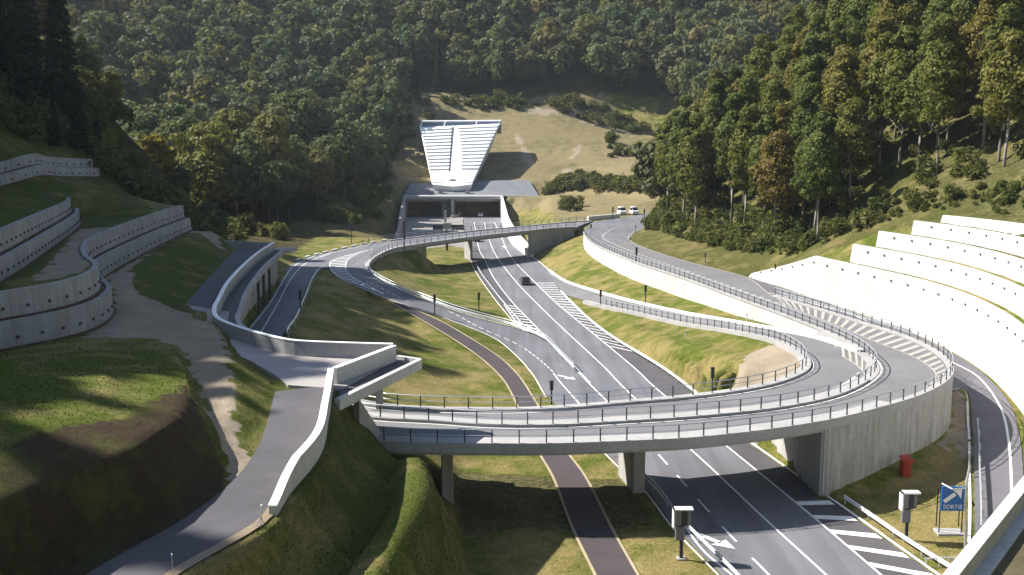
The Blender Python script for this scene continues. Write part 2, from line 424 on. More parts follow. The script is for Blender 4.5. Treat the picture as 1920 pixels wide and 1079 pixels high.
# berm ridge below the access road
RIDGE = PL([(784,858,7.8),(795,900,8.2),(778,950,8.4),(742,1010,8.4),(700,1079,8.4),(655,1160,8.4)])
T(RIDGE, 1)
T([p + Vector((-.7,-.1,.02)) for p in RIDGE], 1)
T([p + Vector((-1.3,-.15,-.15)) for p in RIDGE], 1)
T([p + Vector((-2.1,-.2,-1.0)) for p in RIDGE], 1)
T([p + Vector((.55,.05,-.5)) for p in RIDGE], 1)
T([p + Vector((.9,.05,-1.4)) for p in RIDGE], 1)
T(off(ER, .9), 1, -.15, False)
T([p + Vector((-.2,0,-.1)) for p in off(ER, 1.9)], 1, -2.0, False)
Tv([(-11.3,74.5,8.6),(-11.4,78,8.2),(-11.6,81,7.6)], 1)
Tv([(-7.8,73,5.6),(-8.4,76,4.8)], 1)
# --- grass between ramp B and the motorway, and between B and wall C
Tpx([(1128,598,.5),(1190,642,.6),(1268,692,.8),(1335,724,1.3)], 2)
Tpx([(1150,590,1.2),(1230,625,2.0),(1320,660,3.4),(1400,690,4.7)], 2)
Tpx([(1210,640,1.3),(1300,690,2.4),(1350,708,3.4)], 2)
_s = IL[j0+1:j0+40]
T(off(_s, -1.0), 1, -.35, False); T(off(_s[4:], -3.2), 1, -1.1, False)

Tpx([(1345,745,1.0),(1395,770,1.0)], 2)

Tpx([(1025,485,.9),(1050,505,.9),(1110,535,1.6)], 2)
Tpx([(1003,480,.3),(1030,467,1.9),(1060,452,3.2),(1085,442,4.2)], 1.5)
Tpx([(1070,490,2.1),(1140,528,2.3),(1230,561,2.8)], 2)
# --- right foreground: verge between motorway, loop wall and road D
Tv([(27.5,84,0),(31,84.5,0),(35,86.5,.1),(39,90,.5),(42.2,95,1.1)], 1.5)
Tv([(28,78,0),(32,78,0),(36,80,.2)], 2)
Tv([(29,66,0),(32,66,0),(33.5,62,0)], 2)
Tv([(28,50,0),(34,50,0),(45,50,3)], 4)
# --- terraces on the right hillside
def wl(i, d): return W1[i] + nrm(W1, i) * -d
TERR = []
nW = len(W1)
FARTOP = [11.4, 13.6, 15.6, 17.3, 18.2]; NEARTOP = [9.0, 11.9, 14.4, 16.6, 18.4]
SETB = [.9, 2.5, 4.2, 5.9, 7.6]
def near_i(px, py, z, d):
    q = P(px, py, z); return min(range(nW), key=lambda i: (wl(i, d).xy - q.xy).length)
STARTS = [near_i(1520,480,11.4,SETB[0]), near_i(1593,458,13.6,SETB[1]), near_i(1667,433,15.6,SETB[2]), near_i(1740,412,17.3,SETB[3]), near_i(1787,402,18.2,SETB[4])]
nearI = near_i(1919,617,9.2,SETB[0])
for k in range(5):
    top = []; bot = []
    st = STARTS[k]
    for i in range(0 if k == 0 else st, nW):
        s = max(-.25, min(1.3, (i - st) / max(1, nearI - st)))
        zt = FARTOP[k] + (NEARTOP[k] - FARTOP[k]) * s
        if k == 0 and i < st: zt = W1[i].z + .5 + (FARTOP[0] - W1[i].z - .5) * i / st
        p = wl(i, SETB[k]); q = wl(i, 0 if k == 0 else SETB[k] - .45)
        zb = W1[i].z if k == 0 else None
        top.append(Vector((p.x, p.y, zt))); bot.append(Vector((q.x, q.y, zb if zb is not None else 0)))
    TERR.append((top, bot, st))
for k in range(1, 5):       # foot of each wall = ledge level just above the one below
    top, bot, st = TERR[k]; ptop, pbot, pst = TERR[k-1]
    for i in range(len(bot)):
        gi = st + i; pi = gi - (0 if k == 1 else pst)
        bot[i].z = ptop[pi].z + .12
for k in range(5):
    top, bot, st = TERR[k]
    hi_ = []; lo_ = []
    for i, p in enumerate(top):
        gi = (0 if k == 0 else st) + i
        hi_.append(Vector((*wl(gi, SETB[k] + .3).xy, p.z - .12)))
        if k < 4: lo_.append(Vector((*wl(gi, SETB[k+1] - .36).xy, p.z - .02)))
    T(hi_, .45, 0, False)
    if lo_: T(lo_, .45, 0, False)
    if k == 0:
        T([Vector((*wl(i, .22).xy, W1[i].z - .12)) for i in range(nW)], .4, 0, False); T([Vector((*wl(i, -.25).xy, W1[i].z - .1)) for i in range(nW)], .5, 0, False)
    else:
        for i, p in enumerate(bot): pass
# hill behind the terraces
TERRPOLY = [(p.x, p.y) for p in W1[::4]] + [(wl(i, SETB[4] + 1.6).x, wl(i, SETB[4] + 1.6).y) for i in range(nW-1, STARTS[4]-1, -4)] + [(wl(STARTS[3], SETB[3]+1.5).x, wl(STARTS[3], SETB[3]+1.5).y), (wl(STARTS[1], SETB[1]+1.2).x, wl(STARTS[1], SETB[1]+1.2).y)]
def xfoot(Y):
    t = [(40,72,18),(100,66,18.3),(143,60,18.3),(150,56.5,17),(156,51,14.5),(162,46.5,11.5),(170,42.5,8.5),(190,38.5,7.2),(215,33,6.8),(240,29,6.5),(262,34,6.4),(290,44,6.5),(315,60,8),(340,75,12),(400,80,16),(460,62,28)]
    for (a, xa, za), (b, xb, zb) in zip(t, t[1:]):
        if Y <= b: s = (Y-a)/(b-a); return xa+(xb-xa)*s, za+(zb-za)*s
    return 62, 28
def zright(X, Y):
    xf, zf = xfoot(Y); d = X - xf
    k = .62 if Y < 150 else .62 + .2 * min(1, (Y-150)/60)
    return zf + k * d if d < 40 else zf + k * 40 + .5 * (d - 40)
for Y in list(range(44, 340, 6)):
    xf, zf = xfoot(Y)
    for d in (1.5, 5, 10, 16, 24, 36, 54, 80, 120, 180, 260):
        x, y = xf + d, Y + random.uniform(-2, 2)
        if not pip(x, y, TERRPOLY): TP.append((x, y, zright(x, y) + random.uniform(-.5, .5) * (d > 3)))
# --- left: access road, plaza, gravel terrace, mound
for p in PLZ: pass
Tpx([(405,604,12.1),(420,640,12.9),(432,700,12.9),(440,780,12.3),(456,806,11.75)], 1)
Tpx([(428,640,11.75),(450,668,11.5),(480,690,11.45),(508,712,11.45),(500,770,11.45),(478,806,11.45),(468,822,11.45)], 1)
Tpx([(395,640,12.9),(410,700,12.9),(420,780,12.3),(440,840,11.7),(437,872,11.45)], 1)
Tpx([(340,640,12.8),(365,719,12.6),(407,800,12.2),(428,840,11.8),(434,868,11.5),(425,890,11.45),(393,907,11.45),(333,955,11.45),(233,1003,11.45),(130,1060,11.45),(0,1130,11.45)], 1)
Tpx([(320,650,13.6),(345,690,14.0),(348,722,14.2),(346,752,14.4),(333,779,14.5),(233,849,14.6),(100,902,14.7),(0,949,14.8),(-150,1030,15)], 1)
Tpx([(150,660,14.2),(200,720,15.2),(100,800,15.6),(0,850,15.8),(-100,880,16)], 2)
Tpx([(0,680,14.5),(80,700,15.0)], 2)
Tpx([(-100,720,15.6),(-200,760,16.5)], 3)
Tpx([(0,632,13.2),(100,640,13.2),(200,640,13.1),(280,640,13.0)], 2)
CREST = [(395,434,14.0),(383,434,14),(300,473,13.5),(250,508,13.2),(241,530,13),(265,553,12.6),(333,570,12.0),(370,583,11.7)]
Tpx(CREST, 1.2)
Tpx([(345,566,11.45),(381,527,11.45),(420,485,11.45),(432,470,11.45)], 1.2)
Tpx([(300,600,12.8),(240,560,13),(225,545,13)], 2)
Tv([(-50,169,11.6),(-46,168,11.4),(-42,167.5,11.4),(-39.5,166.5,11.4),(-38.4,164,11.4)], 1)
Tv([(-50,176,9),(-44,175,7.0),(-40,171,6.4),(-37.5,167,6.3),(-36.2,163.5,6.25)], 1)
Tpx([(540,470,6.6),(600,460,6.6),(650,452,6.5),(705,447,6.4)], 2)
GW = spl([(-36.9,165,ZD),(-36.0,160,ZD),(-34.6,145,ZD),(-31.2,118,ZD),(-28.7,104.5,ZD),(-27.7,99,ZD)], 1.0)
T(off(GW, .4), .6, ZE - ZD - .15, False); T(off(GW, -.5), .6, .05, False)
# left terraces (foot / top of each tier)
LT = {}
def tier(name, pts, zb, zt, setb=.5):
    """pts: foot plan points (x, y); the wall faces right of travel"""
    n = len(pts); g = lambda z, i: z[i] if isinstance(z, list) else z
    b = spl([Vector((p[0], p[1], g(zb, i))) for i, p in enumerate(pts)], 1.2)
    t = spl([Vector((p[0], p[1], g(zt, i))) for i, p in enumerate(pts)], n=len(b))
    LT[name] = (b, t, setb)
    fb_, ft_ = resample(b, .45), resample(t, .45)
    for p in off(fb_, -.1): TP.append((p.x, p.y, p.z - .05))
    for p in off(ft_, -(setb + .22)): TP.append((p.x, p.y, p.z - .1))
    return b, t
def shift(pl, d): 
    v = [Vector((p[0], p[1], 0)) for p in pl]; return [(q.x, q.y) for q in off(v, -d)]
T1 = [(-40,66),(-38.3,76),(-35.6,82),(-34.7,86.5),(-35.0,91),(-36.6,96.8),(-40.3,103.8),(-43.0,110),(-45,116),(-46.8,126),(-48.6,146),(-50,166)]
tier('t1b', T1, [13.3,13.1,13.0,12.9,12.9,12.9,13.0,13.1,13.1,13.1,13.6,14.0], [15.2,15.1,15.1,15.1,15.1,15.1,15.2,15.2,15.3,15.3,15.7,15.9])
tier('t1a', shift(T1, 1.0), [15.15]*7+[15.2,15.3,15.3,15.7,15.9], [17.2]*7+[17.3,17.4,17.5,17.8,17.9])
T3 = [(-39.2,66),(-40.2,80),(-41.8,88),(-47.2,108),(-56,138),(-60,148)]
tier('t3b', T3, 17.15, [18.9,18.9,18.9,18.9,18.8,18.7])
tier('t3a', shift(T3, 1.0), [18.9,18.9,18.9,18.9,18.8,18.7], [20.8,20.8,20.8,20.7,20.4,20.2])
tier('t4b', [(-71,140),(-70,147),(-67.5,153),(-69,163),(-68,177)], [21.6,21.8,22.9,22.4,21.8], [23.1,23.3,24.4,23.9,23.3])
tier('t4a', shift([(-71,140),(-70,147),(-67.5,153),(-69,163),(-68,177)], .95), [23.1,23.3,24.4,23.9,23.3], [24.6,24.8,26.0,25.4,24.7])
Tv([(-52.5,168,17.5),(-57,170,18.2),(-63,172,19.6),(-66,180,20.5)], 2)
Tv([(-52.5,150,18.4),(-55,156,18.6),(-62,152,20.2)], 2)
Tv([(-51,172,12.5),(-56,180,12),(-66,190,14),(-76,200,18)], 3)
Tv([(-48,172,12),(-47,185,10),(-52,200,8.5),(-60,215,9)], 3)
# left hill beyond the frame, unseen slope steepened to shade the left bank
def zleft(X, Y): return 25 + 1.2 * max(0, -(68 if Y < 125 else 72) - max(X, -124))
for Y in range(0, 215, 8):
    for X in (-76, -82, -90, -102, -118, -140, -180, -240):
        TP.append((X + random.uniform(-1.5,1.5), Y + random.uniform(-2,2), zleft(X, Y) + random.uniform(-.6,.6)))
for Y in range(0, 132, 8):
    for X, z in ((-48, 21.8), (-56, 22.6), (-66, 24)):
        if X < -44.5 - max(0, (Y-80) * .29): TP.append((X, Y, z))
for Y in range(-20, 62, 8):
    for X, z in ((-40, 20.5), (-30, 17.5), (-22, 15.5)): TP.append((X, Y, z if Y < 60 or X < -35 else z - 1))
# --- far: portal surroundings and hills
YP = 372.0
Tpx([(742,445,.0),(757,408,.0)], 3)
Tv([(-42,345,7),(-43,372,8.5),(-42,392,12)], 4)
Tv([(-34.6,292,1.5),(-36.2,310,3.0),(-38.5,335,5.0),(-39.5,355,6.5)], 3)
Tv([(-31.0,285,-.3),(-32.5,300,-.3),(-34.5,330,-.3),(-37,366,-.3)], 3)
for _x in (-27, -22, -17): Tv([(_x,282,-.4),(_x,320,-.4),(_x,366,-.4)], 6)
for _x in range(-36, -3, 4):
    for _y in (372, 378, 384): TP.append((_x, _y, -.4))
    TP.append((_x, 389.5, 7.0))
Tv([(-40,300,6),(-43,320,7)], 4)
Tv([(-1.5,372,7.2),(5,372,7.2),(12,372,7.2)], 4)
Tv([(8,270,1.5),(6.5,300,1.0),(7,330,1.0),(6,355,2.5)], 3)
Tv([(14,268,5.5),(11,300,5.6),(12,330,6.2),(14,355,7.5),(24,345,7.6),(40,325,7.2)], 3)
Tv([(-2,380.5,6.7),(5,378.5,6.9),(11,376,7.2),(15,375,7.8),(21,370,8.4),(33,353,8.4),(44,333,8.3),(53,316,8.0)], 3)
Tv([(-38,390.5,11.3),(-20,390.5,11.3),(0,390.5,11.3),(7,389.5,11.3)], 2)
Tv([(-36,398,12.6),(-12,398,12.4),(10,396,12.6)], 4)
Tv([(10.5,379.0,6.4),(12.5,382,7.2),(13,386,8.8)], 2)
Tv([(22.5,382.5,13.5),(28,377,14.6),(38.5,361,14.0),(50,341,13.8),(60,324,13)], 2.5)
Tv([(24,400,16),(40,386,16.5),(56,366,17),(70,350,17)], 4)
HILL = [(PD(1250,300,400)), PD(1180,300,405), PD(1100,300,405), PD(1000,300,408), PD(960,300,408), PD(780,300,410), PD(720,300,400)]
T(HILL, 5)
T([PD(1270,262,440), PD(1200,250,450), PD(1130,234,456), PD(1060,214,460), PD(1000,205,462), PD(900,198,462), PD(820,186,460), PD(760,186,455), PD(715,220,430)], 5)
T([PD(1200,275,428), PD(1100,262,432), PD(1000,250,435), PD(940,250,435), PD(770,250,435)], 5)
def zcentre(X, Y): return 41 + .5 * (Y - 462) if Y > 462 else (12 + .403 * (Y - 390) if Y > 390 else 8 + .03 * (Y - 262))
def zfarleft(X, Y):
    s = Y - 246 - .18 * max(0, -60 - X) * -1
    return 7 + (.2 * s if s < 20 else 4 + .44 * (s - 20))
def sm(a, b, x): t = max(0, min(1, (x-a)/(b-a))); return t*t*(3-2*t)
def zhill(X, Y):
    w = sm(-340, -62, X)
    z = zfarleft(X, Y) * (1-w) + zcentre(X, Y) * w
    r = sm(70, 130, X)
    if r > 0: z = z * (1-r) + max(z, zright(X, min(Y, 330)) * .8) * r
    g = math.sin((X * .55 - Y * .5) / 17.0) * 3.5 + noise.noise(Vector((X/60, Y/60, 3))) * 9
    return z + g * sm(0, 60, Y - 265)
for Y in range(240, 1040, 16):
    for X in range(-520, 520, 18):
        x = X + random.uniform(-5, 5); y = Y + random.uniform(-5, 5)
        ok = False
        if y > 475: ok = True
        elif x < -60 - (0 if y > 262 else 999) : ok = y > 262 and (x < -60 or y > 300)
        if x < -60 and y > 262: ok = True
        elif x < -48 and y > 320: ok = True
        elif x > 75 and y > 345: ok = True
        if y <= 475 and -48 <= x <= 75: ok = False
        if ok: TP.append((x, y, zhill(x, y)))
# valley floor towards the left forest
Tv([(-50,226,6.8),(-62,232,7.5),(-80,240,9),(-110,246,14),(-150,240,25)], 4)
Tv([(-35,240,6.8),(-44,255,8.0),(-46,285,9.5),(-46,310,11)], 4)
Tv([(-28,232,6.3),(-31,250,5.2),(-33,270,3.0)], 3)
Tv([(-25,236,2.0),(-28,262,.3),(-30,275,0)], 3)

def build_terrain():
    pts = []; grid = {}
    foots = [(min(p[0] for p in f), max(p[0] for p in f), min(p[1] for p in f), max(p[1] for p in f), f) for f in FOOT]
    nroad = 0
    for (x, y, z) in TP:
        r = .3 if y < 200 else (.6 if y < 330 else 2)
        key = (int(x // .6), int(y // .6)); bad = False
        for dx in (-1, 0, 1):
            for dy in (-1, 0, 1):
                for q in grid.get((key[0]+dx, key[1]+dy), ()):
                    if (q[0]-x)**2 + (q[1]-y)**2 < r*r*.8: bad = True; break
        if bad: continue
        grid.setdefault(key, []).append((x, y)); pts.append((x, y, z))
    res = delaunay_2d_cdt([Vector((p[0], p[1])) for p in pts], [], [], 0, 1e-6)
    co, fs, orig = res[0], res[2], res[3]
    vs = []
    for c, o in zip(co, orig): vs.append((c.x, c.y, pts[o[0]][2] if o else 0))
    bm = bmesh.new()
    bv = [bm.verts.new(v) for v in vs]
    for f in fs:
        try: bm.faces.new([bv[i] for i in f])
        except ValueError: pass
    for it in range(5):
        es = []
        for e in bm.edges:
            m = (e.verts[0].co + e.verts[1].co) / 2
            d = math.hypot(m.x, m.y)
            if e.calc_length() > max(.8, d * .010): es.append(e)
        if not es: break
        bmesh.ops.subdivide_edges(bm, edges=es, cuts=1, use_grid_fill=False)
        bmesh.ops.triangulate(bm, faces=[f for f in bm.faces if len(f.verts) > 3])
    bmesh.ops.recalc_face_normals(bm, faces=bm.faces)
    if sum(f.normal.z for f in bm.faces) < 0: bmesh.ops.reverse_faces(bm, faces=bm.faces)
    me = bpy.data.meshes.new('ground'); bm.to_mesh(me); bm.free()
    me.polygons.foreach_set('use_smooth', [True]*len(me.polygons))
    return me
# ------------------------------------------------------------------ ground object and its surface material
def plan(pts, z): return [(p.x, p.y) for p in PL(pts, z)]
PAVED = [plan([(1757,838),(1822,846),(1818,780),(1800,720),(1788,730),(1786,800)], 1.3)]
GRAVEL = [plan([(1757,840),(1824,850),(1816,780),(1795,716),(1780,720),(1782,800)], 1.3), plan([(150,640),(214,588),(215,560),(205,520),(347,440),(383,434),(300,473),(250,508),(241,530),(265,553),(333,570),(380,584),(395,600),(420,640),(432,700),(440,780),(456,806),(470,830),(445,860),(434,870),(405,800),(365,719),(345,662),(300,640)], 12.7),
          plan([(60,540),(100,500),(150,440),(200,440),(190,500),(150,525),(90,540)], 16.5),
          plan([(345,436),(400,425),(420,445),(390,440)], 13.8)]
SOIL = [plan([(845,882),(1030,895),(1167,895),(1212,945),(1222,985),(1080,992),(930,992),(880,1010),(862,1000),(848,950)], 0)[:0] or [(1e5,1e5),(1e5,1e5+1),(1e5+1,1e5)], plan([(0,960),(120,905),(233,856),(333,786),(355,760),(434,868),(425,890),(393,900),(333,945),(233,995),(100,1060),(-200,1100)], 13)]
CLEAR = [[(-46,386),(60,330),(72,345),(64,440),(40,470),(-20,475),(-46,470)], [(14,268),(45,312),(66,335),(40,372),(14,380),(8,360)], [(-62,226),(-27,232),(-27,345),(-40,380),(-48,330),(-50,255)]]
LUSH = [plan([(0,660),(300,640),(345,690),(340,720),(250,800),(100,860),(0,900),(-200,900),(-200,700)], 14.5)]
DARKG = [plan([(-50,300),(210,335),(330,388),(150,445),(0,460),(-200,460)], 20), plan([(240,540),(300,470),(400,430),(440,460),(345,580)], 12.8),
         plan([(620,740),(690,745),(735,835),(790,850),(870,1090),(300,1120)], 6)]
DRY = [plan([(700,545),(760,570),(870,650),(950,745),(760,745),(690,600)], 2), plan([(1100,585),(1300,615),(1490,665),(1510,690),(1390,735),(1300,740)], 3)]
BARE = [plan([(845,882),(1030,895),(1167,895),(1212,945),(1222,985),(1080,992),(930,992),(880,1010),(862,1000),(848,950)], 0)]
ROCK = [[(60,122),(70,118),(84,130),(84,170),(68,172),(60,158)]]
pdl = lambda l: [(p.x, p.y) for p in (PD(*q) for q in l)]
TRACK = [pdl([(966,232,432),(974,232,432),(1004,318,402),(992,318,402)]), pdl([(985,202,463),(1060,211,461),(1130,232,457),(1185,251,450),(1185,259,446),(1130,241,453),(1060,219,457),(985,209,459)]), pdl([(1085,280,425),(1090,280,425),(1068,332,398),(1062,332,398)])]
DRY2 = [plan([(935,1000),(1080,1000),(1110,1090),(935,1090)], 0), plan([(1160,1000),(1230,990),(1340,1090),(1190,1090)], 0), plan([(842,858),(1008,858),(1028,890),(842,880)], 0), plan([(1580,960),(1800,850),(1815,1000),(1760,1060)], 0)]
INSIDE = [plan([(1400,650),(1480,650),(1510,680),(1490,706),(1395,734),(1330,730)], 5.5)]
def make_ground():
    me = build_terrain()
    regs = []
    for polys, val in ((CLEAR[:2], (.43, .30, .9)), (CLEAR[2:], (.35, .55, .5)), (LUSH, (.0, .0, .0)), (DARKG, (.0, .3, .0)), (DRY, (0, .0, .55)), (GRAVEL, (1, 0, 0)), (SOIL, (0, 1, 0)), (INSIDE, (.8, 0, .5)), (BARE, (.38, .62, .2)), (ROCK, (.36, .56, .1)), (TRACK, (.75, 0, 1)), (DRY2, (.1, 0, .85))):
        for p in polys:
            xs = [q[0] for q in p]; ys = [q[1] for q in p]
            regs.append((min(xs), max(xs), min(ys), max(ys), p, val))
    at = me.color_attributes.new('tone', 'FLOAT_COLOR', 'POINT')
    buf = []
    for v in me.vertices:
        x, y, z = v.co; c = (0, 0, .46)
        jx = x + noise.noise(Vector((x*.5, y*.5, 0))) * .7; jy = y + noise.noise(Vector((x*.5, y*.5, 9))) * .7
        if y > 205 and (x < -42 or y > 470 or (x > xfoot(y)[0] + 4)): c = (0, .8, .0)
        if y <= 470 and x > xfoot(min(y, 460))[0] + 2: c = (.32, .5, .2) 
        if y <= 318 and y > 96 and x > xfoot(y)[0] - 5 - 3*(y > 166): c = (.34, .48, .26)
        if x < -74: c = (0, .6, .1)
        for r in regs:
            if r[0] <= jx <= r[1] and r[2] <= jy <= r[3] and pip(jx, jy, r[4]): c = r[5]
        buf += [c[0], c[1], c[2], 1]
    at.data.foreach_set('color', buf)
    # relief: small lumps, larger on the hills
    for v in me.vertices:
        x, y, z = v.co
        d = math.hypot(x, y); a = .05
        tone = buf[v.index*4:v.index*4+3]
        if tone[1] > .5: a = .16 if d < 130 else .4
        near = tone[0] < .5 and tone[1] > .2
        v.co.z += a * noise.noise(Vector((x*.45, y*.45, 0))) + (a * .5 * noise.noise(Vector((x*1.3, y*1.3, 5))))
    o = bpy.data.objects.new('ground', me); COL.objects.link(o); tag(o, kind='structure')
    t = NT('ground_cover')
    a = t.n.new('ShaderNodeVertexColor'); a.layer_name = 'tone'
    sp = t.n.new('ShaderNodeSeparateColor'); t.link(a.outputs[0], sp.inputs[0])
    big = t.noise(.06, 4, .6); mid = t.noise(.3, 5, .65); fine = t.noise(2.6, 5, .75); vfine = t.noise(9, 3, .7)
    green = t.mix(fine, (.030, .043, .007), (.115, .145, .016))
    straw = t.mix(fine, (.11, .085, .030), (.31, .25, .10))
    drymask = t.math('ADD', t.math('MULTIPLY', t.math('SUBTRACT', mid, .5), 3.8), t.math('ADD', t.math('MULTIPLY', t.math('SUBTRACT', big, .5), 2.6), t.math('ADD', sp.outputs[2], t.math('MULTIPLY', t.math('SUBTRACT', fine, .5), 1.1))))
    cl = t.n.new('ShaderNodeClamp'); t.link(drymask, cl.inputs[0])
    grass = t.mix(cl.outputs[0], green, straw)
    soil = t.mix(fine, (.016, .011, .006), (.075, .052, .028))
    soil = t.mix(t.ramp(mid, [(.5, 0.0), (.68, .55)]), soil, green)
    gravel = t.mix(vfine, (.20, .165, .122), (.38, .315, .23))
    gravel = t.mix(t.ramp(mid, [(.35, .5), (.6, 0.0)]), gravel, (.18, .145, .105))
    def edge(s, lo=.35, hi=.65):
        return t.ramp(t.math('ADD', s, t.math('MULTIPLY', t.math('SUBTRACT', fine, .5), .5)), [(lo, 0.0), (hi, 1.0)])
    col = t.mix(edge(sp.outputs[1], .1, .9), grass, soil)
    col = t.mix(edge(sp.outputs[0]), col, gravel)
    t.bump(t.math('ADD', fine, t.math('MULTIPLY', vfine, .6)), .8, .16)
    o.data.materials.append(t.done(col, .95, .1))
    bm = bmesh.new(); bm.from_mesh(me); tree = BVHTree.FromBMesh(bm); bm.free()
    return o, tree
GROUND, GT = make_ground()
def gz(x, y):
    h = GT.ray_cast(Vector((x, y, 500)), Vector((0, 0, -1)))
    return h[0].z if h[0] is not None else 0.0
# far base sheet out to the horizon, below everything
b = MB(); b.add([(-3000,-2000,-30),(3000,-2000,-30),(3000,4000,-30),(-3000,4000,-30)], [(0,1,2,3)])
t = NT('far_ground'); b.build('far_ground', t.done(t.mix(t.noise(.02, 5), (.03, .04, .015), (.07, .07, .03)), .95, .1)); tag(COL.objects['far_ground'], kind='structure')

# ------------------------------------------------------------------ roads
def sheet(name, l, r, m, dz=0.0, thick=0.0, n=None, kind='structure', parent=None, cols=3):
    n = n or max(len(l), len(r)); a = resample(l, n=n); c = resample(r, n=n)
    b = MB(); lines = [lift([p.lerp(q, k/cols) for p, q in zip(a, c)], dz) for k in range(cols+1)]
    if thick:
        lo = lift(a, dz - thick), lift(c, dz - thick)
        lines = [lo[0]] + lines + [lo[1]]
        b.loft(lines)
        b.loft([lo[1], lo[0]])
        for k in (0, -1): b.add([lines[0][k], lines[1][k], lines[-2][k], lines[-1][k]], [(0,1,2,3)])
    else: b.loft(lines)
    o = b.build(name, m, parent, fixn=bool(thick))
    if not thick: up(o)
    if kind and not parent: tag(o, kind=kind)
    return o
def up(o):
    me = o.data
    if len(me.polygons) and sum(p.normal.z * p.area for p in me.polygons) < 0: me.flip_normals()
def line_mark(b, pl, w=.15, dz=.03, dash=None):
    pl = resample(pl, .6) if dash else resample(pl, 1.5)
    if not dash: b.loft([off(pl, -w/2, dz), off(pl, w/2, dz)]); return
    on, gap = dash; n_on = max(2, int(on/.6)); n_all = n_on + max(1, int(gap/.6)); i = 0
    while i + n_on < len(pl):
        s = pl[i:i+n_on+1]; b.loft([off(s, -w/2, dz), off(s, w/2, dz)]); i += n_all
def marks(name, parent):
    return MB(), name, parent
def fin(b, name, parent, m='paint'):
    o = b.build(name, M[m], parent, fixn=False)
    # every marking faces up
    bm = bmesh.new(); bm.from_mesh(o.data)
    for f in bm.faces:
        if f.normal.z < 0: f.normal_flip()
    bm.to_mesh(o.data); bm.free(); return o
def zone_hatch(b, la, lb, w=.9, gap=1.6, skew=1.2, dz=.03, inset=.12):
    """bars between two boundary lines of the same length"""
    L = max(length(la), length(lb)); n = max(8, int(L / .2)); a = resample(la, n=n); c = resample(lb, n=n); i = 0
    st = L / (n - 1); k = int(w / st); per = int((w + gap) / st); sk = int(skew / st)
    while i + k < n:
        j0 = i - sk; j1 = i + k - sk
        if 0 <= j0 and j1 < n:
            vs = [a[i], a[i+k], c[j1], c[j0]]
            d = (vs[3] - vs[0]); 
            if d.length > inset * 2.5:
                u = d.normalized() * inset
                b.add([v + (u if q < 2 else -u) + Vector((0,0,dz)) for q, v in enumerate(vs)], [(0,1,2,3)])
        i += per
def cut(pl, p0, p1):
    a = min(range(len(pl)), key=lambda i: (pl[i].xy - p0.xy).length); b = min(range(len(pl)), key=lambda i: (pl[i].xy - p1.xy).length)
    return pl[a:b+1] if a <= b else list(reversed(pl[b:a+1]))
def arrow(b, p, d, L=5.0, w=.22, hw=.75, dz=.036, bend=0):
    d = Vector((d.x, d.y, 0)).normalized(); n = Vector((d.y, -d.x, 0)); p = p + Vector((0,0,dz))
    b.add([p - n*w, p + n*w, p + d*L*.62 + n*w, p + d*L*.62 - n*w], [(0,1,2,3)])
    b.add([p + d*L*.58 - n*hw, p + d*L*.58 + n*hw, p + d*L], [(0,1,2)])

motorway = sheet('motorway', ML, MR, M['asphalt'], .0, n=240, cols=6)
# darker hard shoulders laid as their own sheets
def shoulder(a, c, m='asphalt_dark', dz=.006): 
    o = sheet('hard_shoulder', a, c, M[m], dz, parent=motorway, n=90); return o
shoulder(cut(LC, P(1064,590), P(1735,1150)), cut(MR, P(1105,600), P(1860,1155)))
shoulder(cut(ML, P(880,462), P(985,628)), cut(LA, P(897,462), P(1010,620)))
b = MB()
line_mark(b, cut(LA, P(889,417), P(1200,820)), .17)
line_mark(b, cut(LA, P(1205,820), P(1500,1140)), .17, dash=(3, 3))
line_mark(b, LB, .17); line_mark(b, LC, .17)
fin(b, 'lane_line', motorway)
b = MB(); line_mark(b, off(MR, -.28), .26); line_mark(b, off(cut(ML, P(868,405), P(975,614)), .25), .14); line_mark(b, off(cut(ML, P(1090,800), P(1420,1150)), .25), .14); fin(b, 'edge_line', motorway)
b = MB()
zone_hatch(b, cut(LC, P(1002,530), P(1160,660)), cut(MR, P(1030,530), P(1190,665)), .8, 2.3, -1.6)
zone_hatch(b, cut(LC, P(1480,935), P(1735,1150)), cut(MR, P(1530,915), P(1860,1155)), 1.15, 2.6, -3.4)
hz_ = spl(PL([(945,572),(975,613),(1000,634),(1022,646),(1044,659)]), 1)
zone_hatch(b, hz_, cut(LA, P(963,572), P(1049,661)), .8, 1.9, -1.2); line_mark(b, hz_, .16)
fin(b, 'hatching', motorway)
b = MB()
arrow(b, P(1306,1001), P(1378,1030) - P(1306,1001), 3.7)
arrow(b, P(1046,704), P(1088,715) - P(1046,704), 3.2)
arrow(b, P(947,466), P(940,450) - P(947,466), 6)
fin(b, 'lane_arrow', motorway)
b = MB()
pl = spl(PL([(1037,700),(1052,719),(1090,762),(1150,835),(1215,900),(1262,955),(1320,1035),(1372,1079),(1430,1140)]), 1.5)
line_mark(b, pl, .16); fin(b, 'slip_line', motorway)

rampA = sheet('left_slip_road', AL, AR, M['asphalt'], .01)
b = MB()
mid = spl(PL([(664,515,6.0),(712,540,5.1),(765,565,3.9),(833,582,2.7),(903,617,1.5),(967,645,.4),(1007,672,.06),(1037,698,.02)]), 1.5)
line_mark(b, [p + Vector((0,0,.03)) for p in mid], .14, .03, dash=(1.5, 1.0))
line_mark(b, off(resample(AL, 1.2), .2), .16, .02); line_mark(b, off(resample(AR, 1.2), -.2), .14, .02)
fin(b, 'lane_line', rampA)
path = sheet('footpath', FL_, FR_, M['asphalt_path'], .01)
b = MB(); 
for s, e in ((FL_, -1), (FR_, 1)): b.loft([off(s, 0, .02), off(s, e*.22, .02)])
gl = b.build('gravel_edge', mat_noisy('pale_gravel', (.36,.30,.19), .2, .4, 7, .95, .15, .3), path, fixn=False); up(gl)

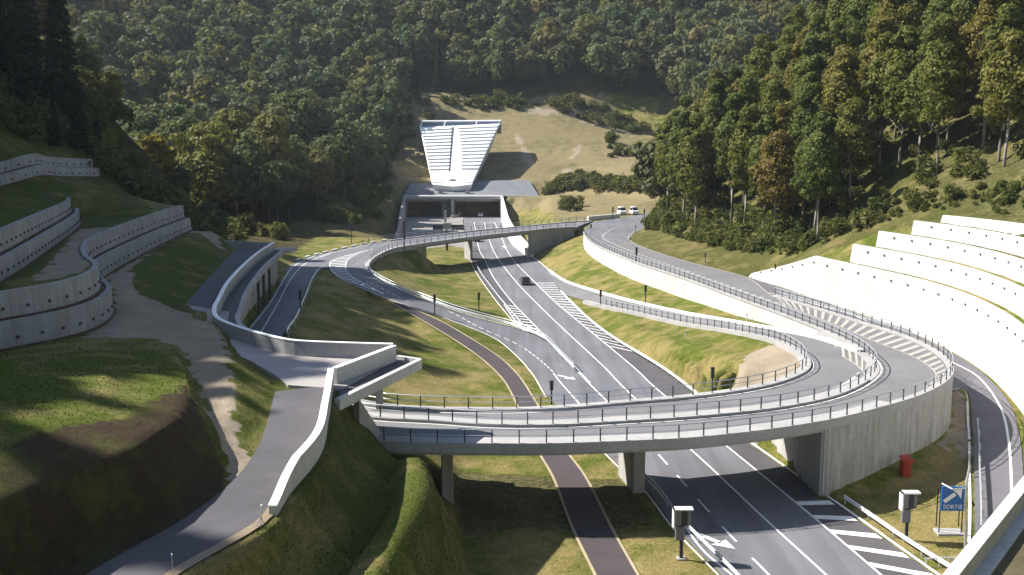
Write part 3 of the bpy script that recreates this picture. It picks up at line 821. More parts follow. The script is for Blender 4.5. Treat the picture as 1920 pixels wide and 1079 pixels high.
# junction + loop road W
junc_px = [(524,499),(546,493),(570,487),(599,477),(640,468),(675,461),(706,455),(740,450.5),(760,448),(770,452),(773,461),(740,467),(708,481),(696,490),(691,502),(627,512),(618,503),(612,502),(607,503),(594,511),(582,527),(560,520)]
b = MB(); pl = PL(junc_px, ZD + .008); b.add(pl, [tuple(range(len(pl)))])
bm_ = b.build('junction', M['asphalt'], fixn=False); up(bm_); tag(bm_, kind='structure')
Wroad = sheet('loop_road', WL[:], WR[:], M['asphalt'], .0)
b = MB()
line_mark(b, off(WL, -.3), .16, .02)
line_mark(b, spl(PL([(620,474),(588,487),(568,498),(546,523),(520,571),(487,628),(470,660)], ZD), 1.5), .15, .02)
line_mark(b, spl(PL([(760,449),(706,457),(660,466),(621,476),(601,483)], ZD), 1.5), .14, .02)
fin(b, 'edge_line', Wroad)
b = MB()
ha = spl(PL([(697,468),(655,478),(622,490),(619,502),(627,513),(654,527),(684,538),(720,552,5.1)], ZD), 1.0)
hb = spl(PL([(699,467),(672,476),(653,487),(648,500),(651,511),(664,522),(686,534),(720,551,5.1)], ZD), 1.0)
zone_hatch(b, ha, hb, .7, 1.9, 0, .025)
line_mark(b, ha, .16, .025); line_mark(b, hb, .14, .025)
fin(b, 'hatching', bm_)
# black and white kerb blocks along the outside of the bend
b = MB(); kl = resample(spl(PL([(536,494),(570,485),(601,476.5),(640,467.5),(675,460.5),(706,454.5),(735,450)], ZD), 1), 1.0)
for i in range(0, len(kl)-2, 4):
    b = MB(); b.profile(kl[i:i+3], [(-.15,0),(-.15,.3),(.15,.3),(.15,0)]); o = b.build('kerb_block', M['white']); tag(o, 'low white kerb block in the row along the outside of the left bend', 'kerb', 'white kerb blocks along the left bend')

# ------------------------------------------------------------------ loop deck and near bridge
nearbridge = thing('loop_bridge', 'curved concrete double ramp bridge looping over the motorway in the foreground', 'bridge', (0, 0, 0))
nB = 170
Mf = MLN[:mC+1]; 
kN = min(range(len(NL)), key=lambda i: (NL[i]-NL[0]).length)
jM = min(range(len(MLN)), key=lambda i: (MLN[i]-P(1643,696,ZD)).length)
NB = MLN[:jM] + NL      # right edge of B
# split deck: bridge portion until the abutment has thickness, the rest is a sheet on fill
def section(l, r, i, j, n):
    return resample(l[:i], n=n), resample(r[:j], n=n)
mA = min(range(len(MLN)), key=lambda i: (MLN[i] - OL[i0].lerp(IL[j0], .5)).length)
b = MB(); a1 = resample(IL[:j0+1], n=60); a2 = resample(MLN[:mA+1], n=60); a3 = resample(OL[:i0+1], n=60)
top = [lift(off(a1, .35), -.02), lift(a1, -.02), lift(a2, -.02), lift(a3, -.02), lift(off(a3, .0), -.02)]
lo_i = lift(a1, -.55); lo_o = lift(a3, -.75)
mid_i = lift([p.lerp(q, .25) for p, q in zip(a1, a3)], -1.1); mid_o = lift([p.lerp(q, .78) for p, q in zip(a1, a3)], -1.15)
a1 = off(a1, -.75); lo_i = lift(a1, -.4)  # hidden overhang past the inner railing, added to widen the deck's shadow
b.loft([lift(a1, -.02), lift(a2, -.02), lift(a3, -.02), lo_o, mid_o, mid_i, lo_i], close=True)
for k in (0, -1):
    v = [l[k] for l in (lift(a1, -.02), lift(a2, -.02), lift(a3, -.02), lo_o, mid_o, mid_i, lo_i)]; b.add(v, [tuple(range(7))])
b.build('deck', M['concrete'], nearbridge)
roadB = sheet('road_surface', off(IL, .45), off(NB, -.2), M['asphalt_deck'], .01, parent=nearbridge, n=nB)
CRs = resample(OL, n=nB)
isl = MB(); sg_ = MLN[jM-7:mC+9]
isl.loft([off(sg_, -.75, -.6), off(sg_, -.75, .07), off(sg_, .32, .07), off(sg_, .32, -.6)]); isl.build('traffic_island', M['concrete_pale'], nearbridge)
roadC = sheet('road_surface', off(MLN[:], .2), off(OL + CR[2:], -.45), M['asphalt_deck'], .014, parent=nearbridge, n=nB)
def kerb(pl, d0, d1, h=.22, lo=-.35): 
    b = MB(); b.profile(pl, [(d0,lo),(d0,h),(d1,h),(d1,lo)]); return b
kerb(IL[:len(IL)-8], -.5, .46).build('kerb', M['concrete_pale'], nearbridge)
kerb(MLN[:jM-2], -1.2, .22).build('kerb', M['concrete_pale'], nearbridge)
kerb(OL[:i0+7], -1.45, .14, lo=-.55).build('kerb', M['concrete_pale'], nearbridge)
kerb(OL[i0+6:], -.46, .14, lo=-.55).build('kerb', M['concrete_pale'], nearbridge)
# pier and abutments
def blade(p0, p1, w, z0, z1):
    d = (p1 - p0); d.z = 0; n = Vector((d.y, -d.x, 0)).normalized() * w / 2
    b = MB(); b.prism([p0 - n, p1 - n, p1 + n, p0 + n], z0, z1); return b
bevel(blade(Vector((10.35,83.7,0)), Vector((9.6,88.6,0)), 1.0, -.3, ZD-.9).build('pier', M['concrete'], nearbridge), .06)
bevel(blade(Vector((-5.0,79.6,0)), Vector((-5.6,87.6,0)), .9, -.5, ZD-.9).build('pier', M['concrete'], nearbridge), .06)
b = MB(); a = ABUT0 + Vector((.12,0,0)); c = ABUT1 + Vector((.0,.3,0)); d = Vector((c.x-a.x, c.y-a.y, 0)).normalized(); n = Vector((d.y,-d.x,0))
b.prism([a - n*.3, c - n*.3, c + n*.3, a + n*.3], -.4, ZD-.6); b.build('abutment', M['concrete'], nearbridge)
b = MB(); fill = resample(OL[i0:iR+26], .9); 
outer = [p + nrm(fill, i) * .1 for i, p in enumerate(fill)]
zb = [min(LOOPFOOT, key=lambda q: (q.xy - p.xy).length).z - .4 for p in outer]
b.loft([lift(outer, -.05 - .3), [Vector((p.x, p.y, z)) for p, z in zip(outer, zb)], [Vector((p.x, p.y, z)) for p, z in zip(off(fill, -.35), zb)], lift(off(fill, -.35), -.35)], close=True)
for k in (0, -1):
    a, c = outer[k], off(fill, -.35)[k]
    b.add([(a.x,a.y,a.z-.35),(a.x,a.y,zb[k]),(c.x,c.y,zb[k]),(c.x,c.y,c.z-.35)], [(0,1,2,3)])
t = NT('board_concrete')
arc = t.n.new('ShaderNodeSeparateXYZ'); t.link(t.pos(), arc.inputs[0])
ang = t.math('ARCTAN2', t.math('SUBTRACT', arc.outputs[0], 14.0), t.math('SUBTRACT', arc.outputs[1], 112.0))
comb = t.n.new('ShaderNodeCombineXYZ'); t.link(t.math('MULTIPLY', ang, 26.0), comb.inputs[0]); t.link(t.math('MULTIPLY', arc.outputs[2], .12), comb.inputs[1])
boards = t.noise(1.6, 3, .6, comb.outputs[0]); col = t.ramp(boards, [(.3, (.26,.25,.23)), (.7, (.44,.43,.40))])
joint = t.ramp(t.math('FRACT', t.math('MULTIPLY', ang, 26/4.2)), [(.0, .45), (.018, 1.0)])
col = t.mix(1.0, col, joint, 'MULTIPLY'); col = t.mix(1.0, col, t.ramp(t.noise(3, 4), [(.3,.78),(.7,1.0)]), 'MULTIPLY')
t.bump(boards, .3, .04); M['boards'] = t.done(col, .9, .2)
b.build('retaining_wall', M['boards'], nearbridge)
# painted lines of the loop
b = MB()
line_mark(b, off(IL, .75), .13, .03); line_mark(b, off(MLN, .5), .13, .03); line_mark(b, off(MLN[:jM], -1.45), .13, .03); line_mark(b, off(OL[:i0+7], -1.7), .13, .03)
fin(b, 'edge_line', nearbridge)
b = MB()
ha = off(cut(NL, P(1643,696,ZD), P(1467,622,5.5)), .1)
hb = spl(PL([(1600,726),(1622,706),(1612,690),(1585,672),(1540,651,6.0),(1470,627,5.5)], ZD), 1)
zone_hatch(b, lift(ha, .0), hb, .9, 1.2, 1.0, .03, .06); line_mark(b, hb, .15, .03)
fin(b, 'hatching', nearbridge, 'worn_paint')
b = MB()
ha = off(cut(OL, P(1755,728,ZD), P(1453,556,ZD)), -.62)
hb = spl(PL([(1735,728),(1756,706),(1740,686),(1700,664),(1640,641),(1560,607),(1500,584),(1460,568)], ZD), 1)
zone_hatch(b, ha, hb, .9, 1.3, 1.4, .03, .06); line_mark(b, hb, .14, .03)
fin(b, 'hatching', nearbridge, 'worn_paint')
b = MB()   # dashed strip in the middle of C further up
pl = spl(PL([(1475,575),(1400,549),(1330,524),(1279,506),(1220,485),(1160,462),(1130,445),(1150,428)], ZD), 1)
line_mark(b, pl, .5, .03, dash=(1.6, 1.6)); line_mark(b, off(CR, -.4), .16, .03)
fin(b, 'lane_line', nearbridge, 'worn_paint')
croad = sheet('hill_road', spl(PL([(1095,438),(1100,428),(1112,418),(1150,411),(1190,405),(1228,395)], ZD), n=60), spl(PL([(1150,470),(1165,452),(1181,447),(1190,437),(1222,421),(1247,404)], ZD), n=60), M['asphalt'], .02)

# road D
roadD = sheet('exit_road', DL, DR, mat_noisy('asphalt_exit', (.135,.128,.14), .15, .15, 9, .82, .3, .15), .0)
b = MB(); line_mark(b, off(DL, .35), .2, .02)
_a, _c = resample(DL, n=120), resample(DR, n=120); line_mark(b, [p.lerp(q, .2 + .55*min(1, i/45)) for i, (p, q) in enumerate(zip(_a, _c))], .22, .03); fin(b, 'edge_line', roadD)
# pale apron in front of the left tunnel mouth
b = MB(); pl = PL([(757,407.5),(848,407.5),(864,405),(868,412),(872,432),(880,462),(884,477),(868,465),(845,461),(815,464),(793,470),(783,478),(772,478),(748,462),(736,449),(744,432)], .03); b.add(pl, [tuple(range(len(pl)))])
o = b.build('paved_apron', mat_noisy('apron', (.24,.225,.21), .12, .15, 5, .9), fixn=False); up(o); tag(o, kind='structure')
# white retaining wall under road C
b = MB(); cw = off(CW, -.25); n = len(cw)
b.loft([lift(cw, .1), [Vector((p.x,p.y,q.z-.4)) for p, q in zip(cw, CFOOT)], [Vector((p.x,p.y,q.z-.4)) for p, q in zip(off(CW, .15), CFOOT)], lift(off(CW, .15), .1)], close=True)
b.add([lift(cw,.1)[-1], Vector((cw[-1].x,cw[-1].y,CFOOT[-1].z-.4)), Vector((off(CW,.15)[-1].x,off(CW,.15)[-1].y,CFOOT[-1].z-.4)), lift(off(CW,.15),.1)[-1]], [(0,1,2,3)])
cwall = b.build('retaining_wall', M['concrete_white']); tag(cwall, 'long white retaining wall holding up the right hand road above the grass slope', 'wall')
b = MB(); b.profile(off(CW, -.05), [(-.3,.1),(-.3,.3),(.3,.3),(.3,.1)]); b.build('coping', M['concrete_pale'], cwall)

# ------------------------------------------------------------------ far bridge
fb = thing('motorway_overbridge', 'slim curved concrete bridge crossing the motorway in front of the tunnel portal', 'bridge')
ia = max(0, fA - 4); a1 = resample(FN[ia:], n=50)
fa2 = min(range(len(FF)), key=lambda i: (FF[i]-P(735,451.5,ZD)).length)
a2 = resample(FF[fa2:], n=50)
b = MB(); m1 = [p.lerp(q, .2) for p, q in zip(a1, a2)]; m2 = [p.lerp(q, .8) for p, q in zip(a1, a2)]
b.loft([lift(a1,-.01), lift(a2,-.01), lift(a2,-.55), lift(m2,-1.1), lift(m1,-1.1), lift(a1,-.55)], close=True)
for k in (0,-1):
    b.add([l[k] for l in (lift(a1,-.01), lift(a2,-.01), lift(a2,-.55), lift(m2,-1.1), lift(m1,-1.1), lift(a1,-.55))], [tuple(range(6))])
b.build('deck', M['concrete'], fb)
sheet('road_surface', off(FN, -.5)[2:], off(FF, .5)[14:], M['asphalt'], .02, parent=fb, n=60)
kerb(FN, -.45, .12).build('kerb', M['concrete_pale'], fb)
kerb(FF[fa2:], -.12, .4).build('kerb', M['concrete_pale'], fb)
bevel(blade(P(884,489,0), P(884,489,0) + Vector((-1.6,5.5,0)), .55, -.3, ZD-.9).build('pier', M['concrete'], fb), .05)
def wall_between(pl, zt, zb, th=.4, side=1):
    b = MB(); o1 = pl; o2 = off(pl, -side*th)
    A = [Vector((p.x,p.y,z)) for p, z in zip(o1, zt)]; B = [Vector((p.x,p.y,z)) for p, z in zip(o1, zb)]
    C = [Vector((p.x,p.y,z)) for p, z in zip(o2, zb)]; D = [Vector((p.x,p.y,z)) for p, z in zip(o2, zt)]
    b.loft([A, B, C, D], close=True)
    for k in (0, -1): b.add([A[k], B[k], C[k], D[k]], [(0,1,2,3)])
    return b
wa = resample(FN[3:fA+1], n=20)
wall_between(wa, [ZD-.05]*20, [max(-.3, 5.2 - 6*i/12) for i in range(20)]).build('abutment', M['concrete'], fb)
we = resample(FN[fB:], n=20)
wall_between(we, [ZD-.05]*20, [-.4 + 4.2*(i/19)**1.3 for i in range(20)]).build('abutment', M['concrete'], fb)
# sides of the two abutments under the deck
for idx, L in ((fA, 7.2), (fB, 7.2)):
    p = FN[idx]; q = min(FF, key=lambda d: abs(d.x - p.x - .3) + (50 if d.y < p.y else 0))
    d = (q-p); n = Vector((d.y,-d.x,0)).normalized()*.25
    b = MB(); b.prism([p-n, q-n, q+n, p+n], -.3, ZD-.6); b.build('abutment', M['concrete'], fb)
# ------------------------------------------------------------------ railings, guardrails, parapets
def railing(label, pl, group, name='bridge_railing', h=1.0, spacing=2.0, base=.22, mat='galv', rails=(1.0, .55), r=.045, cap=100, nmax=None):
    root = thing(name, label, 'railing', tuple(pl[len(pl)//2]), 0, group); inv = -root.location
    pl = [p + inv for p in resample(pl, 1.0)]
    for k, rh in enumerate(rails):
        b = MB(); b.tube(lift(pl, base + h*rh), r if k == 0 else r*.7, 5); b.build('top_rail' if k == 0 else 'mid_rail', M[mat], root)
    posts = resample(pl, spacing)
    world = lambda p: p - inv
    order = sorted(range(len(posts)), key=lambda i: world(posts[i]).length)
    me = None; rest = MB()
    for rank, i in enumerate(order):
        p = posts[i]
        if rank < cap:
            if me is None:
                b = MB(); b.box((0,0,h/2-.02),(.09,.09,h)); me = b.mesh('post', M['dark_post'])
            o = bpy.data.objects.new('post', me); COL.objects.link(o); o.parent = root; o.location = p + Vector((0,0,base)); t = tang(posts, i); o.rotation_euler.z = math.atan2(t.y, t.x)
        else: rest.box((p.x,p.y,p.z+base+h/2-.02),(.09,.09,h))
    if rest.v: tag(rest.build('far_posts', M['dark_post'], root), kind='stuff')
    return root
M['dark_post'] = mat_plain('dark_steel', (.06, .065, .07), .5, .5, .4)
G = 'steel railings along the loop road'
railing('grey two-bar railing on the inner edge of the foreground bridge', IL[:len(IL)-14], G)
railing('grey two-bar railing between the two roadways, running on above the white wall', MLN, G)
railing('grey two-bar railing on the outer edge of the foreground bridge', OL, G)
railing('long grey railing on the near edge of the slim far bridge', FN[6:], G, spacing=2.5)
railing('grey railing on the far edge of the slim far bridge', FF[12:], G, spacing=2.5)
def guardrail(label, pl, h=.75, spacing=4.0, group='steel guardrails at the roadsides', mat='galv', double=False, side=0, cap=60):
    root = thing('guardrail', label, 'guardrail', tuple(pl[len(pl)//2]), 0, group); inv = -root.location
    pl = [p + inv for p in resample(pl, 1.2)]
    b = MB(); b.profile(pl, [(-.02,h-.31),(.05,h-.26),(.0,h-.17),(.05,h-.06),(.0,h),(-.05,h),(-.05,h-.31)]); b.build('beam', M[mat], root)
    if double: b = MB(); b.tube(lift(pl, h+.32), .05, 5); b.build('upper_rail', M[mat], root)
    posts = resample(pl, spacing); me = None
    for i, p in enumerate(posts[:cap]):
        if me is None: b = MB(); b.box((0,0,h/2-.12),(.1,.1,h+.2)); me = b.mesh('post', M['galv'])
        o = bpy.data.objects.new('post', me); COL.objects.link(o); o.parent = root; o.location = p + nrm(posts, i)*-.1
    return root
guardrail('galvanised guardrail on the left verge of the motorway in front of the grey message sign', cut(spl(off(ML, -.5), 1.5), P(1130,840), P(1420,1150)))
guardrail('galvanised guardrail on the left motorway edge just in front of the far bridge', cut(spl(off(ML, -.4), 1.5), P(889,500), P(975,616)))
guardrail('guardrail along the inside of the left slip road', off(AR, .55)[:46], double=True)
guardrail('guardrail along the right edge of the shaded loop road on the left', off(cut(WR, P(592,512,ZD), P(531,635,ZD)), -.5), mat='white')
guardrail('pale guardrail with a bright top along the exit wedge at the lower right', spl(PL([(1582,944),(1640,984),(1700,1026),(1772,1072),(1860,1125)], .0), 1.5), h=.7, mat='white')
b = MB(); b.profile(off(NL[6:], .35), [(-.13,-.2),(-.13,.3),(.13,.3),(.13,-.2)]); tag(b.build('kerb', M['white']), 'long white kerb on the uphill edge of the right slip road below the grass slope', 'kerb')
guardrail('guardrail at the motorway edge on the right, along the striped zone', off(cut(MR, P(1053,553), P(1313,747)), .45), mat='white')
guardrail('double guardrail between the upper road and the descending exit road', off(cut(OL, P(1697,632,ZD), P(1453,556,ZD)), .6)[:60], double=True)
guardrail('dark guardrail on the left edge of the exit road beside the blue sign', off(cut(DL, P(1823,800,1.2), P(1822,1140,0)), -.4))
# ------------------------------------------------------------------ white terraced walls on the right
TW = ['lowest and largest tier of the white retaining walls beside the exit road, with a sloping far end',
      'second tier from the bottom of the white retaining walls on the right',
      'third tier of the white retaining walls, with a grey shaded end face',
      'fourth tier of the white retaining walls, below the shortest top tier',
      'topmost short tier of the white retaining walls, just under the wooded slope']
for k in range(5):
    top, bot, st = TERR[k]; n = len(top)
    th = .45
    bt = [Vector((p.x, p.y, p.z - .4)) for p in bot]
    bk = [wl((0 if k == 0 else st) + i, SETB[k] + th) for i in range(n)]
    D = [Vector((p.x, p.y, t_.z)) for p, t_ in zip(bk, top)]; C = [Vector((p.x, p.y, b_.z)) for p, b_ in zip(bk, bt)]
    b = MB(); b.loft([top, bt, C, D], close=True)
    for q in (0, -1): b.add([top[q], bt[q], C[q], D[q]], [(0,1,2,3)])
    w = b.build('retaining_wall', M['concrete_white'], fixn=True); tag(w, TW[k], 'wall', 'white terraced walls on the right')
    if k == 0:     # slabbed second lift of the big wall is only a fine joint
        pass
    # rows of anchor heads: dark recesses with a plate
    b = MB(); i = 2
    fr = .30 if k else .16
    while i < n - 1:
        t_, b_ = top[i], bt[i] + Vector((0,0,.4))
        p = t_.lerp(b_, fr); nn = nrm([wl((0 if k==0 else st)+q, 0) for q in range(max(0,i-1), min(n,i+2))], 1)
        if t_.z - b_.z > 1.2:
            ang = math.atan2(nn.y, nn.x); b.box((p.x + nn.x*.06, p.y + nn.y*.06, p.z), (.16,.22,.22), ang)
        i += 2
    if b.v: b.build('anchor_heads', M['grey_paint'], w)
# wing at the far end of the third tier
def quadwall(name, pts, th, mat, label=None, cat='wall', group=None, parent=None):
    a, c, d, e = [Vector(p) for p in pts]; n = (c-a).cross(e-a).normalized()*th
    b = MB(); b.add([a,c,d,e,a+n,c+n,d+n,e+n], [(0,1,2,3),(7,6,5,4),(0,4,5,1),(1,5,6,2),(2,6,7,3),(3,7,4,0)])
    o = b.build(name, M[mat], parent)
    if label: tag(o, label, cat, group)
    return o
# ------------------------------------------------------------------ terraces on the left
M['concrete_grey'] = mat_noisy('concrete_grey', (.33, .325, .315), .15, .35, 4, .88, .25, .1, stain=((.15, .14, .12), .6))
LTL = {'t1b': 'lower tier of the curved grey anchored wall beside the gravel track', 't1a': 'upper tier of the curved grey anchored wall beside the gravel track',
       't2b': 'lower tier of the straight anchored wall behind the gravel terrace', 't2a': 'upper tier of the straight anchored wall below the dark grass slope',
       't3b': 'lower tier of the grey wall behind the small gravel platform on the left', 't3a': 'upper tier of the grey wall on the left, its end rising to a point',
       't4b': 'lower tier of the highest pale wall at the left edge', 't4a': 'upper tier of the highest pale wall at the left edge below the dark trees'}
for k, (bb, tt, sb) in LT.items():
    n = len(bb); tp = off(tt, -.12); bk = off(tt, -.6)
    b = MB(); A = lift(tp, .05); B = lift(bb, -.4); C = [Vector((p.x,p.y,q.z-.4)) for p, q in zip(bk, bb)]; D = lift(bk, .05)
    b.loft([A, B, C, D], close=True)
    for q in (0,-1): b.add([A[q],B[q],C[q],D[q]], [(0,1,2,3)])
    w = b.build('terrace_wall', M['concrete_grey']); tag(w, LTL[k], 'wall', 'grey terraced walls on the left')
    b = MB(); i = 1
    fp = resample([a.lerp(c, .62) for a, c in zip(A, lift(bb, 0))], 2.2)
    for i in range(len(fp)):
        nn = nrm(fp, i); p = fp[i] + nn*.04; b.box(p, (.14,.21,.21), math.atan2(nn.y, nn.x))
    b.build('anchor_heads', M['dark_metal'], w)
    b = MB(); b.profile(off(bb, .03), [(-.02,-.05),(-.02,.13),(.12,.13),(.12,-.05)]); b.build('footing_strip', M['brick'], w)  # brown strip along the foot of each tier

# ------------------------------------------------------------------ upper access road with plaza, parapets and canopy
acc = sheet('access_road', EL, ER, M['asphalt_dark'], .02)
vg = sheet('gravel_verge', off(ER, -.02), off(ER, .5, -.03), M['gravel'], .012, parent=acc, cols=1)
acc2 = sheet('access_road', E2L, E2R, M['asphalt_dark'], .01)
b = MB()
pz = [(-27.9,104,0),(-25.9,95,0),(-22.9,89.1,0),(-17.4,83.4,0),(-13,82.4,0),(-9.1,81.8,0),(-11.7,72.2,0),(-12.1,71.9,0),(-15.7,73,0),(-17.2,76,0),(-20.0,80.6,0),(-23.5,85.5,0),(-27.0,92,0),(-30.2,99,0),(-33.9,108.5,0)]
b.prism([(p[0],p[1]) for p in pz], ZE-.75, ZE+.035); plaza = b.build('plaza_slab', mat_noisy('plaza', (.33,.305,.295), .1, .25, 5, .9), fixn=True); tag(plaza, 'pale concrete deck where the access road turns above the loop road', 'deck')
def parapet(label, pl, h, th=.3, mat='concrete_pale', lo=0.0, capm='white', ends=None):
    n = len(pl); b = MB(); hs = h if isinstance(h, list) else [h]*n
    A = [p + Vector((0,0,hh)) for p, hh in zip(off(pl, th/2), hs)]; B = [p + Vector((0,0,hh)) for p, hh in zip(off(pl, -th/2), hs)]
    b.loft([A, off(pl, th/2, -lo), off(pl, -th/2, -lo), B], close=True)
    for k in (0,-1): b.add([A[k], off(pl, th/2, -lo)[k], off(pl, -th/2, -lo)[k], B[k]], [(0,1,2,3)])
    o = b.build('parapet', M[mat]); tag(o, label, 'parapet')
    b = MB(); q = [p + Vector((0,0,hh)) for p, hh in zip(pl, hs)]
    b.profile(q, [(-th/2-.04,.003),(-th/2-.04,.07),(th/2+.04,.07),(th/2+.04,.003)]); b.build('coping', M[capm], o)
    return o
# along the road to the near tip
pr = spl([ER[i] + nrm(ER, i)*.45 for i in range(len(ER)) if 45.5 < ER[i].y < 72] + [Vector((-11.75,72.3,ZE)), Vector((-9.2,81.4,ZE))], 1.0)
pr = spl(off(cut(ER, P(493,964,ZE), P(609,724,ZE)), .45) , 1.0)
n = len(pr)
parapet('white parapet wall curving along the right edge of the access road', pr, [.35 + .85*min(1, i/5) for i in range(n)], .34, 'concrete_white', .9)
parapet('straight pale parapet running from the bend to the pointed corner of the deck', resample([pr[-1] + Vector((.2,.35,0)), Vector((-9.15,81.3,ZE))], .9), 1.15, .34, 'concrete_white', .6)
p1 = spl([(-35.9,160,ZE),(-34.9,145,ZE),(-31.6,118,ZE),(-29.0,104,ZE),(-28.0,99,ZE),(-26.2,93.6,ZE),(-23.0,88.9,ZE),(-19.5,85,ZE),(-17.3,83.2,ZE),(-13,82.2,ZE),(-9.3,81.7,ZE)], 1.0)
parapet('long grey parapet running from the far corner, around the bend and across the deck', p1, 1.2, .32, 'concrete_pale', .75)
# roof strip of the gallery (over the loop road) with its kerb
roofR = spl([(-34.6,161.5,ZE),(-32.4,137.6,ZE),(-29.0,114.5,ZE),(-27.0,104.5,ZE),(-26.0,99.5,ZE),(-24.4,95.2,ZE),(-22.2,91.6,ZE),(-20,89.6,ZE)], 1.0)
roofL = [min(p1, key=lambda q: (q-p).length) for p in roofR]
gal = thing('gallery_roof', 'narrow dark canopy roof on slim columns beside the long grey parapet', 'canopy', (0,0,0))
b = MB(); A = lift(roofL, -.12); B = lift(roofR, -.12); b.loft([A, B, lift(roofR, -.5), lift(roofL, -.5)], close=True)
for k in (0,-1): b.add([A[k],B[k],lift(roofR,-.5)[k],lift(roofL,-.5)[k]], [(0,1,2,3)])
b.build('roof_slab', M['asphalt_dark'], gal)
b = MB(); b.profile(roofR, [(-.22,-.5),(-.22,.18),(.22,.18),(.22,-.5)]); b.build('edge_beam', M['concrete_pale'], gal)
gwl = list(GW)
wall_between(gwl, [ZE-.4]*len(gwl), [ZD-.4]*len(gwl), .35).build('back_wall', M['concrete'], gal)
for px, py in ((452,596),(488,524),(498,504),(509,497)):
    p = P(px, py, ZD); q = min(roofR, key=lambda r: (proj(r)[0]-px)**2)
    b = MB(); b.box((q.x-.3, q.y, (ZD+ZE-.5)/2), (.35,.35, ZE-.5-ZD)); b.build('column', M['dark_post'], gal)
# far pointed end of the gallery
b = MB(); b.prism([(-36.2,160.5),(-34.4,160),(-33.2,164),(-36,163.5)], ZE-.5, ZE+.05); b.build('tip_slab', M['concrete_pale'], gal)
b = MB(); b.prism([(-36,160.2),(-46,164.5),(-46,164.9),(-36,160.6)], ZE-.2, ZE+1.1); tag(b.build('parapet', M['concrete_pale']), 'short grey parapet closing the far end of the access road', 'parapet')
# pointed canopy at the near end
can = thing('pointed_canopy', 'pointed white concrete canopy jutting over the loop road beside the deck corner', 'canopy', (0,0,0))
b = MB(); tipP = P(787,673,ZE+.2); hb_ = P(632,757,ZE-.1)
b.prism([(-9.05,82.0),(tipP.x,tipP.y),(hb_.x,hb_.y),(-11.95,72.2)], ZE-.5, [ZE-.06]*4); b.build('slab', M['asphalt_dark'], can)
e1 = resample([Vector((-9.0,82.2,ZE)), Vector((tipP.x+.05,tipP.y,ZE))], 1.0); e2 = resample([Vector((tipP.x,tipP.y-.1,ZE)), Vector((hb_.x,hb_.y,ZE))], 1.0)
for e in (e1, e2): b = MB(); b.profile(e, [(-.2,-.56),(-.2,.2),(.2,.2),(.2,-.56)]); b.build('edge_beam', M['concrete_white'], can)
p = P(712,766,ZD); b = MB(); b.box((p.x,p.y,(ZD+ZE-.5)/2),(.55,.55,ZE-.5-ZD)); b.build('column', M['concrete'], can)
# sloping wing wall left of the bridge
b = MB(); a, c = P(668,752,ZE-1.6), P(716,830,ZD-.6)
d = Vector((c.x-a.x, c.y-a.y, 0)).normalized(); n = Vector((d.y,-d.x,0))*.22
b.prism([a-n, c-n, c+n, a+n], 3.5, [ZE-1.4, ZD-.2, ZD-.2, ZE-1.4]); tag(b.build('wing_wall', M['concrete_pale']), 'sloping concrete wing wall at the left end of the foreground bridge', 'wall')

# wall edge of the structure the photo was taken from
b = MB(); a, c = P(1770,1120,8.0), P(1990,838,8.0)
pl = resample([a, c], 1.0); b.profile(pl, [(-.75,-7),(-.75,0),(-.1,0),(-.1,.55),(.22,.55),(.22,-.4),(.9,-.4),(.9,-7)])
nw = b.build('portal_wing_wall', M['concrete_white']); tag(nw, 'broad pale concrete wall top crossing the bottom right corner', 'wall')
b = MB(); q = off(pl, .95); b.loft([lift(q,-.5), lift(off(pl, 9), -1.5), lift(off(pl, 20), -3)]); o = b.build('bank', mat_noisy('dry_bank', (.10,.085,.05), .35, .5, 8, .95, .1, .4), fixn=False); up(o); tag(o, kind='structure')

# ------------------------------------------------------------------ tunnel portal
por = thing('tunnel_portal', 'concrete twin tunnel portal with dark openings at the end of the motorway', 'tunnel portal', (0, 0, 0))
pl_ = PD(757,369,YP); pr_ = PD(938,369,YP); zt = pl_.z; x0, x1 = pl_.x, pr_.x; xm = PD(848,370,YP).x
b = MB()
b.box(((x0+x1)/2, YP+8, zt+.1-.5), (x1-x0+1.2, 16.6, 1.0)); roof = b.build('roof_slab', M['concrete_pale'], por)
b = MB(); b.box((x0-.1, YP+8.3, zt/2-.4), (.7, 16, zt-.4)); b.build('side_wall', M['concrete'], por)
b = MB(); b.box((x1+.1, YP+8.3, zt/2-.4), (.7, 16, zt-.4)); b.build('side_wall', M['concrete'], por)
b = MB(); b.box((xm, YP+8.1, zt/2-.4), (.9, 16.4, zt-.6)); b.build('dividing_wall', M['concrete_pale'], por)
b = MB(); b.box(((x0+x1)/2, YP+16.3, zt/2-.4), (x1-x0+1, .4, zt-.2)); b.build('tunnel_dark', M['black'], por)  # black end panel stands in for the darkness of the deep bore
fy = YP + 4
b = MB(); b.add([(x0+.3,YP-2.5,.05),(x1-.3,YP-2.5,.05),(x1-.3,YP+16,.05),(x0+.3,YP+16,.05)], [(0,1,2,3)]); b.build('tunnel_floor', M['asphalt_dark'], por)  # floor coloured dark to deepen the shade inside the mouths
for xa, xb in ((x0, xm), (xm, x1)):
    b = MB(); b.box(((xa+xb)/2, fy, zt-1.4), (xb-xa-1.2, .4, 1.2)); b.build('lintel', M['concrete'], por)
b = MB(); b.box((xm-2.6, YP+6, zt/2-.7), (3.4, .5, zt-1.2)); b.build('inner_wall', M['concrete'], por)
